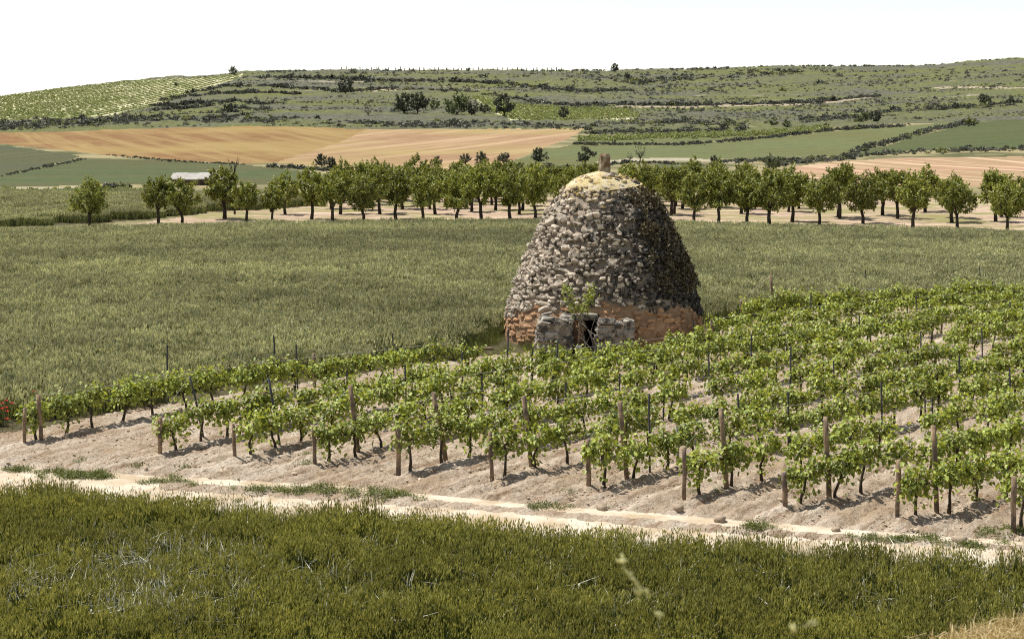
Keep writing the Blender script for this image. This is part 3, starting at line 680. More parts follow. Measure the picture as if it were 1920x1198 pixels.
        while z < h - .08:
            ch = R.uniform(.17, .26); ch = min(ch, h - z)
            frac = z / h
            xa = x0 + slope * max(0, frac - .55) * (x1 - x0)
            for (ya, yb, along) in ((ys0, ys0 + .4, 'x'), ((ys0 + .4), ys1, 'y0'), ((ys0 + .4), ys1, 'y1')):
                if along == 'x':
                    p = xa
                    while p < x1 - .08:
                        w = min(R.uniform(.3, .65), x1 - p); w = w if x1 - p - w > .15 else x1 - p
                        c_ = np.array([p + w / 2, (ya + yb) / 2 + R.normal(0, .03), z + ch / 2]); hs_ = np.array([w * .52, (yb - ya) / 2 * 1.02, ch * .53])
                        sh = np.sign(V2) * np.abs(V2) ** .5 * (1 + .4 * (R.rand(len(V2), 1) - .5)) + .10 * np.sin(V2 * 3 + R.uniform(0, 6, 3))
                        mb = MB(); mb.add(sh * hs_, F2); o = link('stone', mb.mesh('slab_stone', M['slab'], False), b); o.location = c_ + R.normal(0, .03, 3); o.rotation_euler = R.normal(0, .07, 3)
                        p += w
                else:
                    p = ya; xm = (xa + .2) if along == 'y0' else x1 - .2
                    while p < yb - .08:
                        w = min(R.uniform(.3, .6), yb - p)
                        c_ = np.array([xm, p + w / 2, z + ch / 2]); hs_ = np.array([.21, w * .52, ch * .53])
                        sh = np.sign(V2) * np.abs(V2) ** .5 * (1 + .4 * (R.rand(len(V2), 1) - .5)) + .10 * np.sin(V2 * 3 + R.uniform(0, 6, 3))
                        mb = MB(); mb.add(sh * hs_, F2); o = link('stone', mb.mesh('slab_stone', M['slab'], False), b); o.location = c_ + R.normal(0, .03, 3); o.rotation_euler = R.normal(0, .07, 3)
                        p += w
            z += ch * .98
    cheek(-2.78, -1.40, 1.42, -4.95, -3.3, False, .45)
    cheek(-.52, .86, 1.35, -4.75, -3.4, True, .0)
    # lintel slab over the doorway
    mb = MB(); V2, F2 = ico(2); mb.add(np.sign(V2) * np.abs(V2) ** .35 * [.52, .18, .13], F2); o = link('lintel', mb.mesh('lintel', M['slab'], False), root); o.location = (-.93, -3.95, 1.36)
    return root, pr, pz
hut_root, hpr, hpz = hut()
def hut_pt(th, z, off=0.0):
    r = np.interp(z, hpz, hpr) + off
    return np.array([HUT[0] + r * math.cos(th), HUT[1] + r * math.sin(th), z])

# plants that grow on and before the hut
def creeper(name, label, th0, th1, z0, z1, n, mat, dens_seed):
    root = empty(name, hut_pt((th0 + th1) / 2, z0), label, 'creeper')
    o3 = np.array(root.location)
    st_ = MB(); lf = MB(); C = []; Nn = []
    for j in range(16):
        th = R.uniform(th0, th1); z = z0; p = []
        for q_ in range(7):
            p.append(hut_pt(th, z, .10 + .05 * R.rand()) - o3); th += R.normal(0, .06); z += (z1 - z0) / 7 * R.uniform(.6, 1.1)
        tube(st_, p, np.linspace(.025, .008, 7), 5)
    while len(C) < n:
        th = R.uniform(th0, th1); z = R.uniform(z0, z1)
        if fbm(np.array([th * 9.]), np.array([z * 2.2]), dens_seed, 3)[0] < .47: continue
        C.append(hut_pt(th, z, R.uniform(.08, .34)) - o3); Nn.append((math.cos(th), math.sin(th), .6))
    leaves(lf, np.array(C), rand_dirs(n), np.array(Nn) + .8 * rand_dirs(n), R.uniform(.08, .17, n), R.uniform(.05, .1, n))
    link('stems', st_.mesh('creeper_stems', M['vine_wood']), root); link('foliage', lf.mesh('creeper_leaves', M[mat]), root)
creeper('climbing_shrub', 'dry brown creeper spread over the shaded flank of the stone hut', math.radians(-62), math.radians(12), 2.1, 5.9, 3600, 'ivy', 61)

def sapling():
    b = Vector((HUT[0] - 1.18, HUT[1] - 4.75, 0))
    root = empty('sapling', b, 'thin leafy sapling forking in front of the hut doorway', 'sapling')
    tr = MB(); tube(tr, [(0, 0, 0), (-.02, 0, .5), (.02, 0, 1.0), (0, .02, 1.45)], [.045, .04, .035, .03], 7); link('trunk', tr.mesh('sapling_trunk', M['post_wood']), root)
    lf = MB()
    for sgn in (-1, 1):
        lb = MB(); p = np.array([(0, .02, 1.42), (.15 * sgn, 0, 1.7), (.33 * sgn, .02, 2.1), (.5 * sgn, 0, 2.55)]) ; tube(lb, p, [.028, .02, .014, .006], 5); link('limb', lb.mesh('sapling_limb', M['post_wood']), root)
        n = 150; t_ = R.uniform(.25, 1.05, n); C = np.stack([np.interp(t_, [0, .33, .66, 1], p[:, q]) for q in range(3)], -1) + R.normal(0, .11, (n, 3))
        leaves(lf, C, rand_dirs(n) + [0, 0, -.4], rand_dirs(n) + [0, -.2, .8], R.uniform(.1, .17, n), R.uniform(.05, .08, n))
    link('foliage', lf.mesh('sapling_leaves', M['vine_leaf']), root)
sapling()
def dry_branches():
    b = Vector((HUT[0] - .75, HUT[1] - 4.75, 0))
    root = empty('dead_branches', b, 'tangle of dead grey branches leaning in the hut doorway', 'dead branches')
    for j in range(16):
        mb = MB(); x = R.uniform(-.45, .45); p = [(x, R.uniform(-.15, .3), 0)]
        d = np.array([R.normal(0, .35), R.normal(0, .2), 1.0])
        for q_ in range(5): p.append(tuple(np.array(p[-1]) + d * R.uniform(.14, .28))); d = d + R.normal(0, .3, 3)
        tube(mb, p, np.linspace(.028, .006, 6), 5); link('branch', mb.mesh('dead_branch', M['slab']), root)
dry_branches()
def box_mesh(name, sx, sy, sz, mat, jit=.0, z0=True):
    mb = MB(); V = np.array([(x * sx / 2, y * sy / 2, (z + (1 if z0 else 0)) * sz / 2) for z in (-1, 1) for x, y in ((-1, -1), (1, -1), (1, 1), (-1, 1))]) + R.normal(0, jit, (8, 3))
    mb.add(V, np.array([(3, 2, 1, 0), (4, 5, 6, 7), (0, 1, 5, 4), (1, 2, 6, 5), (2, 3, 7, 6), (3, 0, 4, 7)])); me = mb.mesh(name, M[mat], False); return me
def bevel(o, w=.015):
    m_ = o.modifiers.new('bevel', 'BEVEL'); m_.width = w; m_.segments = 2
o = link('stone_block', box_mesh('stone_block', .22, .2, .42, 'roof_white', .012), label='small pale upright block beside the hut doorway sapling', category='stone block'); o.location = (HUT[0] - 1.2, HUT[1] - 5.05, 0); bevel(o)
pl = g1(908, 656); o = link('wooden_plank', box_mesh('wooden_plank', .75, .16, .09, 'post_wood', .008), label='weathered plank lying on the ground beside the hut wall', category='plank'); o.location = (pl.x, pl.y, .0); o.rotation_euler = (0, 0, .12); bevel(o)

# ------------------------------------------------------------------ vineyard
ROWS = [  # photo pixels of each row's foot, from its headland post
 [(45, 830), (250, 781), (590, 732), (760, 712), (905, 698)],
 [(300, 852), (440, 817), (600, 782), (960, 731), (1290, 686), (1920, 607), (2300, 575)],
 [(440, 862), (580, 824), (760, 790), (1100, 735), (1500, 678), (1920, 627), (2300, 590)],
 [(590, 873), (740, 834), (900, 804), (1250, 745), (1550, 703), (1920, 655), (2300, 615)],
 [(747, 887), (890, 853), (1060, 820), (1400, 762), (1650, 725), (1920, 686), (2300, 645)],
 [(920, 898), (1100, 860), (1500, 788), (1920, 718), (2300, 668)],
 [(1103, 914), (1400, 850), (1650, 804), (1920, 757), (2300, 700)],
 [(1283, 934), (1500, 886), (1700, 846), (1920, 803), (2300, 735)],
 [(1473, 953), (1700, 909), (1920, 864), (2300, 795)],
 [(1683, 976), (1800, 951), (1920, 928), (2300, 857)],
 [(1900, 999), (2000, 978), (2300, 920)],
 [(1392, 613), (1464, 599), (1650, 586), (1920, 577), (2300, 560)],
 [(1335, 652), (1500, 629), (1700, 606), (1920, 590), (2300, 572)],
]
ORD = 'first second third fourth fifth sixth seventh eighth ninth tenth eleventh twelfth thirteenth fourteenth fifteenth sixteenth seventeenth eighteenth nineteenth twentieth'.split()
ORD += ['twenty-' + q for q in ORD[:9]] + ['thirtieth'] + ['thirty-' + q for q in ORD[:9]] + ['fortieth'] + ['forty-' + q for q in ORD[:9]] + ['fiftieth'] + ['fifty-' + q for q in ORD[:9]]
ROWNAME = ['%s row' % ORD[i] for i in range(11)] + ['short back row', 'second short back row']
def vine_meshes():
    T_, A_, L_ = [], [], []
    for j in range(14):
        r = np.random.RandomState(700 + j)
        hh = r.uniform(.58, .72); mb = MB()
        p = [(0, 0, -.05)]; x = y = 0
        for q_ in range(4): x += r.normal(0, .035); y += r.normal(0, .03); p.append((x, y, hh * (q_ + 1) / 4))
        tube(mb, p, [.05, .036, .03, .032, .035], 7); T_.append(mb.mesh('vine_trunk', M['vine_wood']))
        arms = []; lf = MB(); sh_pts = []
        for sg in (-1, 1):
            mb = MB(); tip = np.array([sg * r.uniform(.36, .54), y + r.normal(0, .04), hh + r.uniform(.0, .1)])
            a = np.array([x, y, hh - .02]); m_ = (a + tip) / 2 + [0, 0, .05]
            tube(mb, [a, m_, tip], [.028, .02, .013], 6); arms.append(mb.mesh('vine_arm', M['vine_wood']))
            ns = r.randint(5, 7)
            for q_ in range(ns):
                t_ = (q_ + r.uniform(.1, .9)) / ns; b0 = a + (tip - a) * t_
                d = np.array([r.normal(0, .28), r.normal(0, .30), 1.0]); Ls = r.uniform(.18, .5)
                pp = [b0 + d * Ls * s_ + np.array([0, 0, -.16 * s_ * s_ * abs(d[1])]) for s_ in (0, .5, 1)]
                tube(lf, pp, [.008, .006, .003], 4, 1, False)
                k_ = r.randint(16, 23); u_ = r.uniform(.0, 1.08, k_)[:, None]
                sh_pts.append(pp[0] * (1 - u_) + pp[2] * u_ + r.normal(0, .085, (k_, 3)))
            k_ = 26; sh_pts.append(np.stack([a[0] + (tip[0] - a[0]) * r.uniform(0, 1.15, k_), r.normal(y, .14, k_), hh + r.normal(-.05, .13, k_)], -1))
        if r.rand() < .45:
            k_ = 14; sh_pts.append(np.stack([r.normal(x, .09, k_), r.normal(y, .09, k_), r.uniform(.15, .55, k_)], -1))
        C = np.concatenate(sh_pts); n = len(C)
        out = unit(C - [x, y, hh + .1]); 
        leaves(lf, C, out * [1, 1, .3] + .7 * rand_dirs(n, r) + [0, 0, -.35], out * .5 + .75 * rand_dirs(n, r) + [0, 0, .75], r.uniform(.08, .14, n), r.uniform(.08, .13, n), .16, .25)
        L_.append(lf.mesh('vine_leaves', [M['vine_leaf'], M['vine_wood']])); A_.append(arms)
    return T_, A_, L_
VT, VA, VL = vine_meshes()
def polyline(pix):
    P = G([p[0] for p in pix], [p[1] for p in pix])[:, :2]
    d = np.concatenate([[0], np.cumsum(np.linalg.norm(np.diff(P, axis=0), axis=1))])
    # smooth: dense resample then moving average
    s = np.arange(0, d[-1], .2); Q = np.stack([np.interp(s, d, P[:, i]) for i in (0, 1)], -1)
    w = 21; pad = np.concatenate([np.repeat(Q[:1], w // 2, 0) + (np.arange(-(w // 2), 0)[:, None]) * (Q[1] - Q[0]), Q, np.repeat(Q[-1:], w // 2, 0) + (np.arange(1, w // 2 + 1)[:, None]) * (Q[-1] - Q[-2])])
    ker = np.ones(w) / w; Q = np.stack([np.convolve(pad[:, i], ker, 'valid') for i in (0, 1)], -1)
    return s, Q
cand = []; ROWPATH = []
for ri, pix in enumerate(ROWS):
    s, Q = polyline(pix); ROWPATH.append((s, Q))
    a = .5; n_ = 0
    while a < s[-1]:
        p = np.array([np.interp(a, s, Q[:, 0]), np.interp(a, s, Q[:, 1])]); q2 = np.array([np.interp(a + .3, s, Q[:, 0]), np.interp(a + .3, s, Q[:, 1])])
        ang = math.atan2(q2[1] - p[1], q2[0] - p[0]); n_ += 1
        p = p + R.normal(0, .05, 2)
        px, py = to_px(p[0], p[1], .9)
        hut_d = math.hypot(p[0] - HUT[0], p[1] - HUT[1])
        if R.rand() > .02 and hut_d > 4.4 and not (hut_d < 5.7 and abs(p[0] - HUT[0] + .9) < 2.2):
            cand.append(dict(row=ri, n=n_, p=p, ang=ang, vis=(-20 < px < 1945 and py < 1198), d=p[1], j=R.randint(14), s=R.uniform(.95, 1.2), flip=R.randint(2)))
        a += R.uniform(1.0, 1.22)
inview = sorted([c for c in cand if c['vis']], key=lambda c: c['d'])
single = inview[:300]; sid = set(id(c) for c in single)
SHOWN = {i: 7 for i in range(12)}
for c in sorted(single, key=lambda c: (c['row'], c['n'])):
    nm = ROWNAME[c['row']]; n_ = c['n']
    lab = ('leafy grapevine, %s from the headland stake in the %s' if n_ < 10 else 'grapevine merging into its neighbours, %s along the %s from the headland stake') % (ORD[n_ - 1], nm)
    grp = 'vines of the %s' % nm
    o = empty('grapevine', (c['p'][0], c['p'][1], 0.0), lab, 'grapevine', grp, c['ang'] + math.pi * c['flip'])
    o.scale = (1, 1, c['s']) if c['s'] < 1.1 else (1.05, 1.05, c['s'])
    j = c['j']
    link('trunk', VT[j], o); link('arm', VA[j][0], o); link('arm', VA[j][1], o); link('foliage', VL[j], o)
rest = [c for c in cand if id(c) not in sid]
def mesh_np(me):
    V = np.empty(len(me.vertices) * 3); me.vertices.foreach_get('co', V); V = V.reshape(-1, 3)
    F4 = [tuple(p.vertices) for p in me.polygons if len(p.vertices) == 4]; mi = [p.material_index for p in me.polygons if len(p.vertices) == 4]
    return V, np.array(F4), np.array(mi)
VLn = [mesh_np(m) for m in VL]; VTn = [mesh_np(m) for m in VT]
mb = MB()
for c in rest:
    ca, sa = math.cos(c['ang']), math.sin(c['ang'])
    for (V, F, mi) in (VLn[c['j']], VTn[c['j']]):
        V2 = V * [1, 1, c['s']]; V2 = np.stack([V2[:, 0] * ca - V2[:, 1] * sa + c['p'][0], V2[:, 0] * sa + V2[:, 1] * ca + c['p'][1], V2[:, 2]], -1)
        leafy = V is VLn[c['j']][0]
        if leafy:
            f0 = F[mi == 0]; f1 = F[mi == 1]; mb.add(V2, f0, 0)
        else: mb.add(V2, F, 1)
o = link('far_grapevines', mb.mesh('far_grapevines', [M['vine_leaf'], M['vine_wood']]), kind='stuff', label='dense farther vines continuing the rows')

# posts: headland stakes, leaning wooden posts, thin metal stakes
def post(name, base, top, r, mat, label, cat, group, n=7):
    b = Vector((base[0], base[1], -.15)); t_ = Vector(top) - Vector((base[0], base[1], 0))
    mb = MB(); k_ = 5; ts = np.linspace(0, 1, k_)
    P = np.array([[t_.x * q, t_.y * q, .15 + t_.z * q if q > 0 else 0.0] for q in ts]); P[1:, :2] += R.normal(0, .006, (k_ - 1, 2))
    tube(mb, P, r * (1 + R.normal(0, .06, k_)), n)
    o = link(name, mb.mesh(name, M[mat], n > 6), label=label, category=cat, group=group); o.location = b
    return o
def px_post(name, bx_, by_, tx, ty, r, mat, label, cat, group, n=7):
    b = g1(bx_, by_); u, e = ue(tx, ty); top = Vector((float(u) * b.y, b.y, CAM_H + float(e) * b.y))
    return post(name, (b.x, b.y), top, r, mat, label, cat, group, n), b, top
ENDS = [(45, 832, 47, 765), (300, 852, 300, 782), (441, 862, 437, 795), (591, 873, 588, 803), (747, 888, 747, 805), (923, 898, 918, 808), (1103, 913, 1102, 825), (1283, 934, 1283, 838), (1473, 953, 1470, 886), (1683, 976, 1685, 862), (1900, 999, 1901, 893), (1392, 612, 1389, 563), (1335, 652, 1334, 600)]
TALL = [(78, 826, 72, 740), (383, 822, 356, 705), (526, 836, 503, 708), (672, 850, 657, 722), (837, 862, 812, 735), (997, 878, 982, 743), (1176, 896, 1162, 752), (1363, 916, 1351, 766), (1555, 937, 1547, 781), (1757, 960, 1750, 798), None, (1452, 592, 1445, 516), None]
tops = {}
for i, (bx_, by_, tx, ty) in enumerate(ENDS):
    o, b, t_ = px_post('headland_stake', bx_, by_, tx, ty, .06 if i in (1, 4, 6, 8, 10) else .05, 'post_wood', 'short wooden headland stake at the foot of the %s of vines' % ROWNAME[i], 'stake', 'short wooden stakes along the headland')
    tops[i] = [t_]
for i, q in enumerate(TALL):
    if q is None: continue
    thin = i in (1, 2)
    lab = ('thin dark leaning pole' if thin else 'tall leaning wooden post') + ' near the headland end of the %s of vines' % ROWNAME[i]
    o, b, t_ = px_post('vineyard_post', *q, .032 if thin else .062, 'metal' if thin else 'post_wood', lab, 'post', 'leaning posts inside the headland')
    tops[i].append(t_)
o, b, t_ = px_post('vineyard_post', 590, 728, 589, 662, .05, 'post_wood', 'upright wooden post among the first vines, half way to the hut', 'post', 'leaning posts inside the headland')
o, b, t_ = px_post('vineyard_post', 1272, 872, 1268, 800, .05, 'roof_white', 'pale short post between leafy vines of the seventh row', 'post', 'leaning posts inside the headland')
STAKES = [(315, 752, 313, 647), (516, 700, 513, 628), (558, 732, 555, 645), (738, 702, 736, 625), (762, 786, 759, 684), (998, 728, 999, 653), (951, 690, 954, 617), (1043, 726, 1046, 636), (1219, 888, 1217, 738), (1481, 752, 1484, 650), (1496, 692, 1498, 642), (1302, 650, 1300, 600), (1728, 705, 1726, 622), (1720, 622, 1718, 556),
          (1625, 552, 1623, 505), (1838, 552, 1837, 500), (1862, 572, 1861, 520), (1749, 802, 1748, 745), (1735, 772, 1732, 702), (1244, 790, 1246, 716), (1160, 770, 1162, 700), (1519, 600, 1521, 548), (1806, 585, 1807, 556), (1479, 840, 1478, 735), (1893, 620, 1894, 565)]
STAKES += [(652, 770, 650, 690), (868, 738, 866, 660), (905, 790, 903, 705), (1118, 720, 1117, 648), (1330, 742, 1329, 662), (1408, 700, 1409, 628), (1565, 760, 1563, 676), (1612, 660, 1611, 592), (1655, 812, 1653, 716), (1800, 752, 1799, 668), (1842, 690, 1841, 615), (1895, 772, 1894, 690), (1386, 836, 1384, 738), (1062, 806, 1061, 715)]
for i, q in enumerate(sorted(STAKES)):
    lab = 'thin dark steel stake standing above the vines, %s counting from the poppies' % ORD[i]
    px_post('vine_stake', *q, .028, 'metal', lab, 'stake', 'thin steel stakes among the vines', 5)
# wires
for ri, (s, Q) in enumerate(ROWPATH):
    for wi, hz in enumerate((.68, 1.12)):
        mb = MB(); pts = []
        start = 2.0 if len(tops[ri]) > 1 else .3
        for a in np.arange(start, s[-1], 1.6):
            x, y = np.interp(a, s, Q[:, 0]), np.interp(a, s, Q[:, 1])
            if math.hypot(x - HUT[0], y - HUT[1]) < 4.3: break
            pts.append((x, y, hz + .015 * math.sin(a * 1.3)))
        if len(tops[ri]) > 1:
            if wi == 1: pts = [tuple(tops[ri][0]), tuple(tops[ri][1])] + pts
            else: pts = [tuple(Vector(tops[ri][0]) - Vector((0, 0, .06)))] + pts
        else: pts = [tuple(tops[ri][0])] + pts
        pts = np.array(pts); o0 = pts[0].copy(); tube(mb, pts - o0, .003, 4, 0, False)
        o = link('trellis_wire', mb.mesh('trellis_wire', M['wire']), label='%s trellis wire strung along the %s of vines' % (('lower', 'upper')[wi], ROWNAME[ri]), category='wire', group='trellis wires'); o.location = o0

# ------------------------------------------------------------------ almond orchard
def tree_meshes(seed, H, trunk_h, rad, nleaf, leafL, leafW, leaf, bark, shape='vase', nl=5):
    r = np.random.RandomState(seed)
    tr = MB(); p = [(0, 0, -.1), (r.normal(0, .05), r.normal(0, .05), trunk_h * .5), (r.normal(0, .08), r.normal(0, .08), trunk_h)]
    tr_r = .045 * H ** .8; tube(tr, p, [tr_r * 1.25, tr_r, tr_r * .95], 8)
    top = np.array(p[-1]); limbs = []; C = []; OUT = []
    for j in range(nl):
        a = j / nl * 2 * math.pi + r.uniform(-.4, .4); lm = MB()
        el = r.uniform(.75, 1.15) if shape == 'vase' else r.uniform(.4, 1.2)
        L = (H - trunk_h) * r.uniform(.62, .85)
        d = np.array([math.cos(a) * math.cos(el), math.sin(a) * math.cos(el), math.sin(el)])
        q = [top - [0, 0, .08], top + d * L * .4 + [0, 0, .05 * L], top + d * L]; tube(lm, q, [tr_r * .6, tr_r * .38, tr_r * .12], 6)
        limbs.append(lm.mesh('limb', M[bark]))
    cz = trunk_h + (H - trunk_h) * .47; hz = (H - trunk_h) * .53
    ncl = max(26, nleaf // 34)
    for j in range(ncl):                                       # leafy twigs: clusters with a direction of their own
        d = unit(r.normal(size=3)); d[2] = d[2] * (1 if d[2] > 0 else .85)
        f = r.uniform(.35, 1.0) ** .6
        bulge = 1 + .2 * math.sin(3 * math.atan2(d[1], d[0]) + seed) + r.normal(0, .10)
        c0 = np.array([d[0] * rad * f * bulge, d[1] * rad * f * bulge, cz + d[2] * hz * f * (1 + r.normal(0, .08))])
        tw = unit(d + [0, 0, .9] + r.normal(0, .3, 3)); k_ = nleaf // ncl
        t_ = r.uniform(-.5, 1, k_)[:, None] * rad * r.uniform(.22, .42)
        C.append(c0 + tw * t_ + r.normal(0, rad * .055, (k_, 3))); OUT.append(np.repeat(d[None], k_, 0))
    C = np.concatenate(C); OUT = np.concatenate(OUT); OUT = OUT[C[:, 2] > trunk_h * .92] if shape == 'vase' else OUT; C = C[C[:, 2] > trunk_h * .92] if shape == 'vase' else C; n = len(C)
    lf = MB(); leaves(lf, C, OUT * .5 + rand_dirs(n, r) + [0, 0, .1], OUT * .6 + .8 * rand_dirs(n, r) + [0, 0, .4], r.uniform(.7, 1.3, n) * leafL, r.uniform(.7, 1.3, n) * leafW)
    return tr.mesh('trunk', M[bark]), limbs, lf.mesh('crown', M[leaf])
AL = [tree_meshes(900 + j, 3.7, 1.15, 1.16, 2600, .24, .11, 'almond_leaf', 'almond_bark') for j in range(7)]
ALW = [tree_meshes(930 + j, 3.7, 1.05, 1.45, 3200, .24, .11, 'almond_leaf', 'almond_bark') for j in range(3)]
def place_tree(name, meshes, p, s, rz, label, cat, group, sz=1.0):
    t, limbs, c = meshes
    o = empty(name, p, label, cat, group, rz); o.scale = (s, s, s * sz)
    link('trunk', t, o)
    for l in limbs: link('limb', l, o)
    link('crown', c, o)
    return o
FRONT = [(168, 424, 90, 1), (297, 421, 92, 0), (341, 421, 88, 1), (421, 411, 112, 0), (462, 416, 84, 0), (511, 416, 76, 0), (535, 402, 86, 0), (584, 411, 100, 0), (623, 415, 92, 0), (682, 414, 92, 1), (742, 412, 100, 0), (793, 416, 94, 0), (856, 415, 100, 1), (903, 412, 102, 0), (957, 413, 98, 0), (1004, 408, 90, 1),
         (1258, 404, 92, 0), (1302, 420, 96, 0), (1347, 421, 96, 0), (1401, 421, 98, 0), (1443, 422, 112, 1), (1485, 415, 104, 0), (1536, 422, 92, 1), (1574, 410, 98, 0), (1618, 419, 100, 1), (1655, 404, 100, 0), (1712, 428, 100, 0), (1735, 397, 95, 0), (1795, 428, 92, 0), (1785, 417, 104, 0), (1867, 416, 104, 0), (1888, 433, 96, 1), (1925, 424, 106, 0)]
FRONT.sort()
for i, (x, y, hpx, wide) in enumerate(FRONT):
    b = g1(x, y); sc = (hpx / FPX * b.y) / 4.2
    ms = ALW[i % 3] if wide else AL[i % 7]
    lab = {0: 'almond tree standing alone at the far end of the orchard, clear of the others', 1: 'almond tree at the end of the orchard, partnered by a broader one beside it', 2: 'broad low almond tree beside the barn end of the orchard', 3: 'almond tree with tall yellow-green top before the dead twigs near the barn'}.get(i, 'front almond tree of the orchard, %s counting from the lone end tree' % (ORD[i]))
    place_tree('almond_tree', ms, b, sc * (1.0 if not wide else .97), R.uniform(0, 6.28), lab, 'almond tree', 'front almond trees of the orchard', R.uniform(.9, 1.12))
for row_i, (y, x0, x1, step) in enumerate(((400, 640, 2050, 96), (392, 620, 1500, 62), (385, 650, 1490, 58), (379, 640, 1440, 54), (374, 690, 1400, 56))):
    x = x0; bi = 0
    while x < x1:
        xx = x + R.normal(0, 9); yy = y + R.normal(0, 1.2) + (8 if xx > 1500 else 0) * (y - 370) / 30
        if not (1080 < xx < 1190 and y > 384):
            b = g1(xx, yy); ms = AL[R.randint(7)]
            place_tree('almond_tree', ms, b, R.uniform(.82, 1.06), R.uniform(0, 6.28), 'almond tree half hidden in the %s orchard row, %s counting from the barn' % (ORD[row_i + 1], ORD[bi]), 'almond tree', 'back rows of the almond orchard', R.uniform(.9, 1.08)); bi += 1
        x += step * R.uniform(.8, 1.2)

# ------------------------------------------------------------------ barn, dead trees and far trees
def barn():
    b = g1(374, 346); root = empty('barn', b, 'low barn with a bleached pale roof behind the orchard', 'barn', None, .06)
    w = 6.3; d = 5.0; h = .75
    o = link('wall', box_mesh('barn_walls', w - .3, d - .3, h, 'barn_wall'), root)
    mb = MB(); e = .0; rz_ = 1.38
    nx = 24
    xs = np.linspace(-w / 2, w / 2, nx); V = []
    for x in xs:
        wv = .05 if int((x + 9) * 8) % 2 else 0
        V += [(x, -d / 2 - .2, h - .02 + wv), (x, .2, rz_ + wv), (x, d / 2 + .2, h + .1 + wv), (x, d / 2 + .2, h + wv - .0), (x, .2, rz_ - .1 + wv), (x, -d / 2 - .2, h - .12 + wv)]
    F = []
    for i in range(nx - 1):
        for j in range(6): F.append((i * 6 + j, (i + 1) * 6 + j, (i + 1) * 6 + (j + 1) % 6, i * 6 + (j + 1) % 6))
    mb.add(V, np.array(F)); link('roof', mb.mesh('barn_roof', M['roof_white'], False), root)
    o = link('door', box_mesh('barn_door', .9, .06, .75, 'vine_wood'), root); o.location = (.9, -d / 2 + .13, 0)
barn()
OAK = [tree_meshes(960 + j, 5.0, .9, 2.2, 1500, .42, .26, 'oak_leaf', 'almond_bark', 'round') for j in range(5)]
OLV = [tree_meshes(970 + j, 5.0, .5, 2.5, 1500, .42, .26, 'olive_leaf', 'almond_bark', 'round') for j in range(3)]
SPARSE = [tree_meshes(980 + j, 5.0, 1.2, 1.5, 240, .3, .16, 'oak_leaf', 'almond_bark', 'vase', 7) for j in range(3)]
FAR = [ # x, foot y, height px, mesh set, label
 (757, 216, 42, OAK, 'dark dense tree on the hill terrace, biggest of the clump there'), (783, 214, 40, OAK, 'upright dark tree leaning against the biggest dark tree on the terrace'), (856, 217, 42, OLV, 'wide olive green tree beside the small terraced vineyard'), (884, 218, 26, OAK, 'low dark tree tucked under the wide olive green terrace tree'),
 (945, 220, 42, OAK, 'round dark tree at the edge of the small terraced vineyard'), (815, 205, 18, OLV, 'small bushy tree between the dark clump and the wide olive tree'), (908, 214, 20, OAK, 'low scrubby tree before the small terraced vineyard'), (1056, 224, 22, OAK, 'small dark tree inside the small terraced vineyard'), (648, 178, 28, OAK, 'small dark tree on an upper terrace'), (690, 220, 24, SPARSE, 'thin bare tree on the grassy terrace'),
 (1153, 136, 17, OAK, 'lone dark tree breaking the skyline of the hill'), (1175, 148, 12, OAK, 'dark bush just under the lone skyline tree'), (437, 142, 16, OAK, 'dark bush on the skyline above the hillside vineyard'), (878, 135, 8, OAK, 'tiny dark bush on the skyline by the row of stakes'),
 (1097, 309, 34, OAK, 'rounded grey-green tree just behind the hut finial'), (1010, 307, 32, OAK, 'dark tree in the olive field edge behind the orchard'), (944, 309, 24, OAK, 'dark round tree behind the orchard below the ripe field'), (902, 311, 26, OAK, 'spiky dark tree behind the orchard below the ripe field'), (872, 309, 22, OAK, 'low dark tree behind the orchard below the ripe field'), (820, 312, 20, OAK, 'smallest dark tree behind the orchard below the ripe field'),
 (1200, 303, 34, SPARSE, 'thin straggly tree on the path behind the hut'), (1181, 304, 20, SPARSE, 'small twiggy shrub beside the thin straggly tree'), (1339, 307, 16, OAK, 'low dark bush beside the pale field path'), (1450, 318, 28, OLV, 'dark round bush with a pale top at the corner of the fallow field'), (603, 314, 26, OAK, 'slim dark tree where the two ochre fields meet'), (620, 318, 26, OAK, 'bushy dark tree where the two ochre fields meet'),
 (1846, 198, 22, OAK, 'dark tree on the scrubby bank above the dark green field'), (1895, 200, 18, OAK, 'dark bush on the scrubby bank close by the dark tree'), (1640, 232, 24, OAK, 'dark tree on the scrub line above the olive field'), (1618, 230, 22, OLV, 'lighter green tree on the scrub line above the olive field'), (1450, 236, 16, OLV, 'pale green bush above the yellow strip field'), (1475, 240, 16, OLV, 'second pale green bush above the yellow strip field'), (1790, 206, 14, OAK, 'small dark bush on the scrubby bank'),
 (1550, 240, 10, OAK, 'small bush at the end of the yellow strip field'), (246, 226, 10, OAK, 'dark bush under the hillside vineyard'), (330, 162, 8, OAK, 'small bush on the hillside vineyard edge'),
]
for i, (x, y, hp, ms, lab) in enumerate(FAR):
    b = g1(x, y); s_ = hp / FPX * b.y / 5.0
    place_tree('bush' if 'bush' in lab or 'shrub' in lab else 'tree', ms[i % len(ms)], b - Vector((0, 0, .2)), s_, R.uniform(0, 6), lab, 'bush' if 'bush' in lab or 'shrub' in lab else 'tree', 'trees and bushes on the far hill')
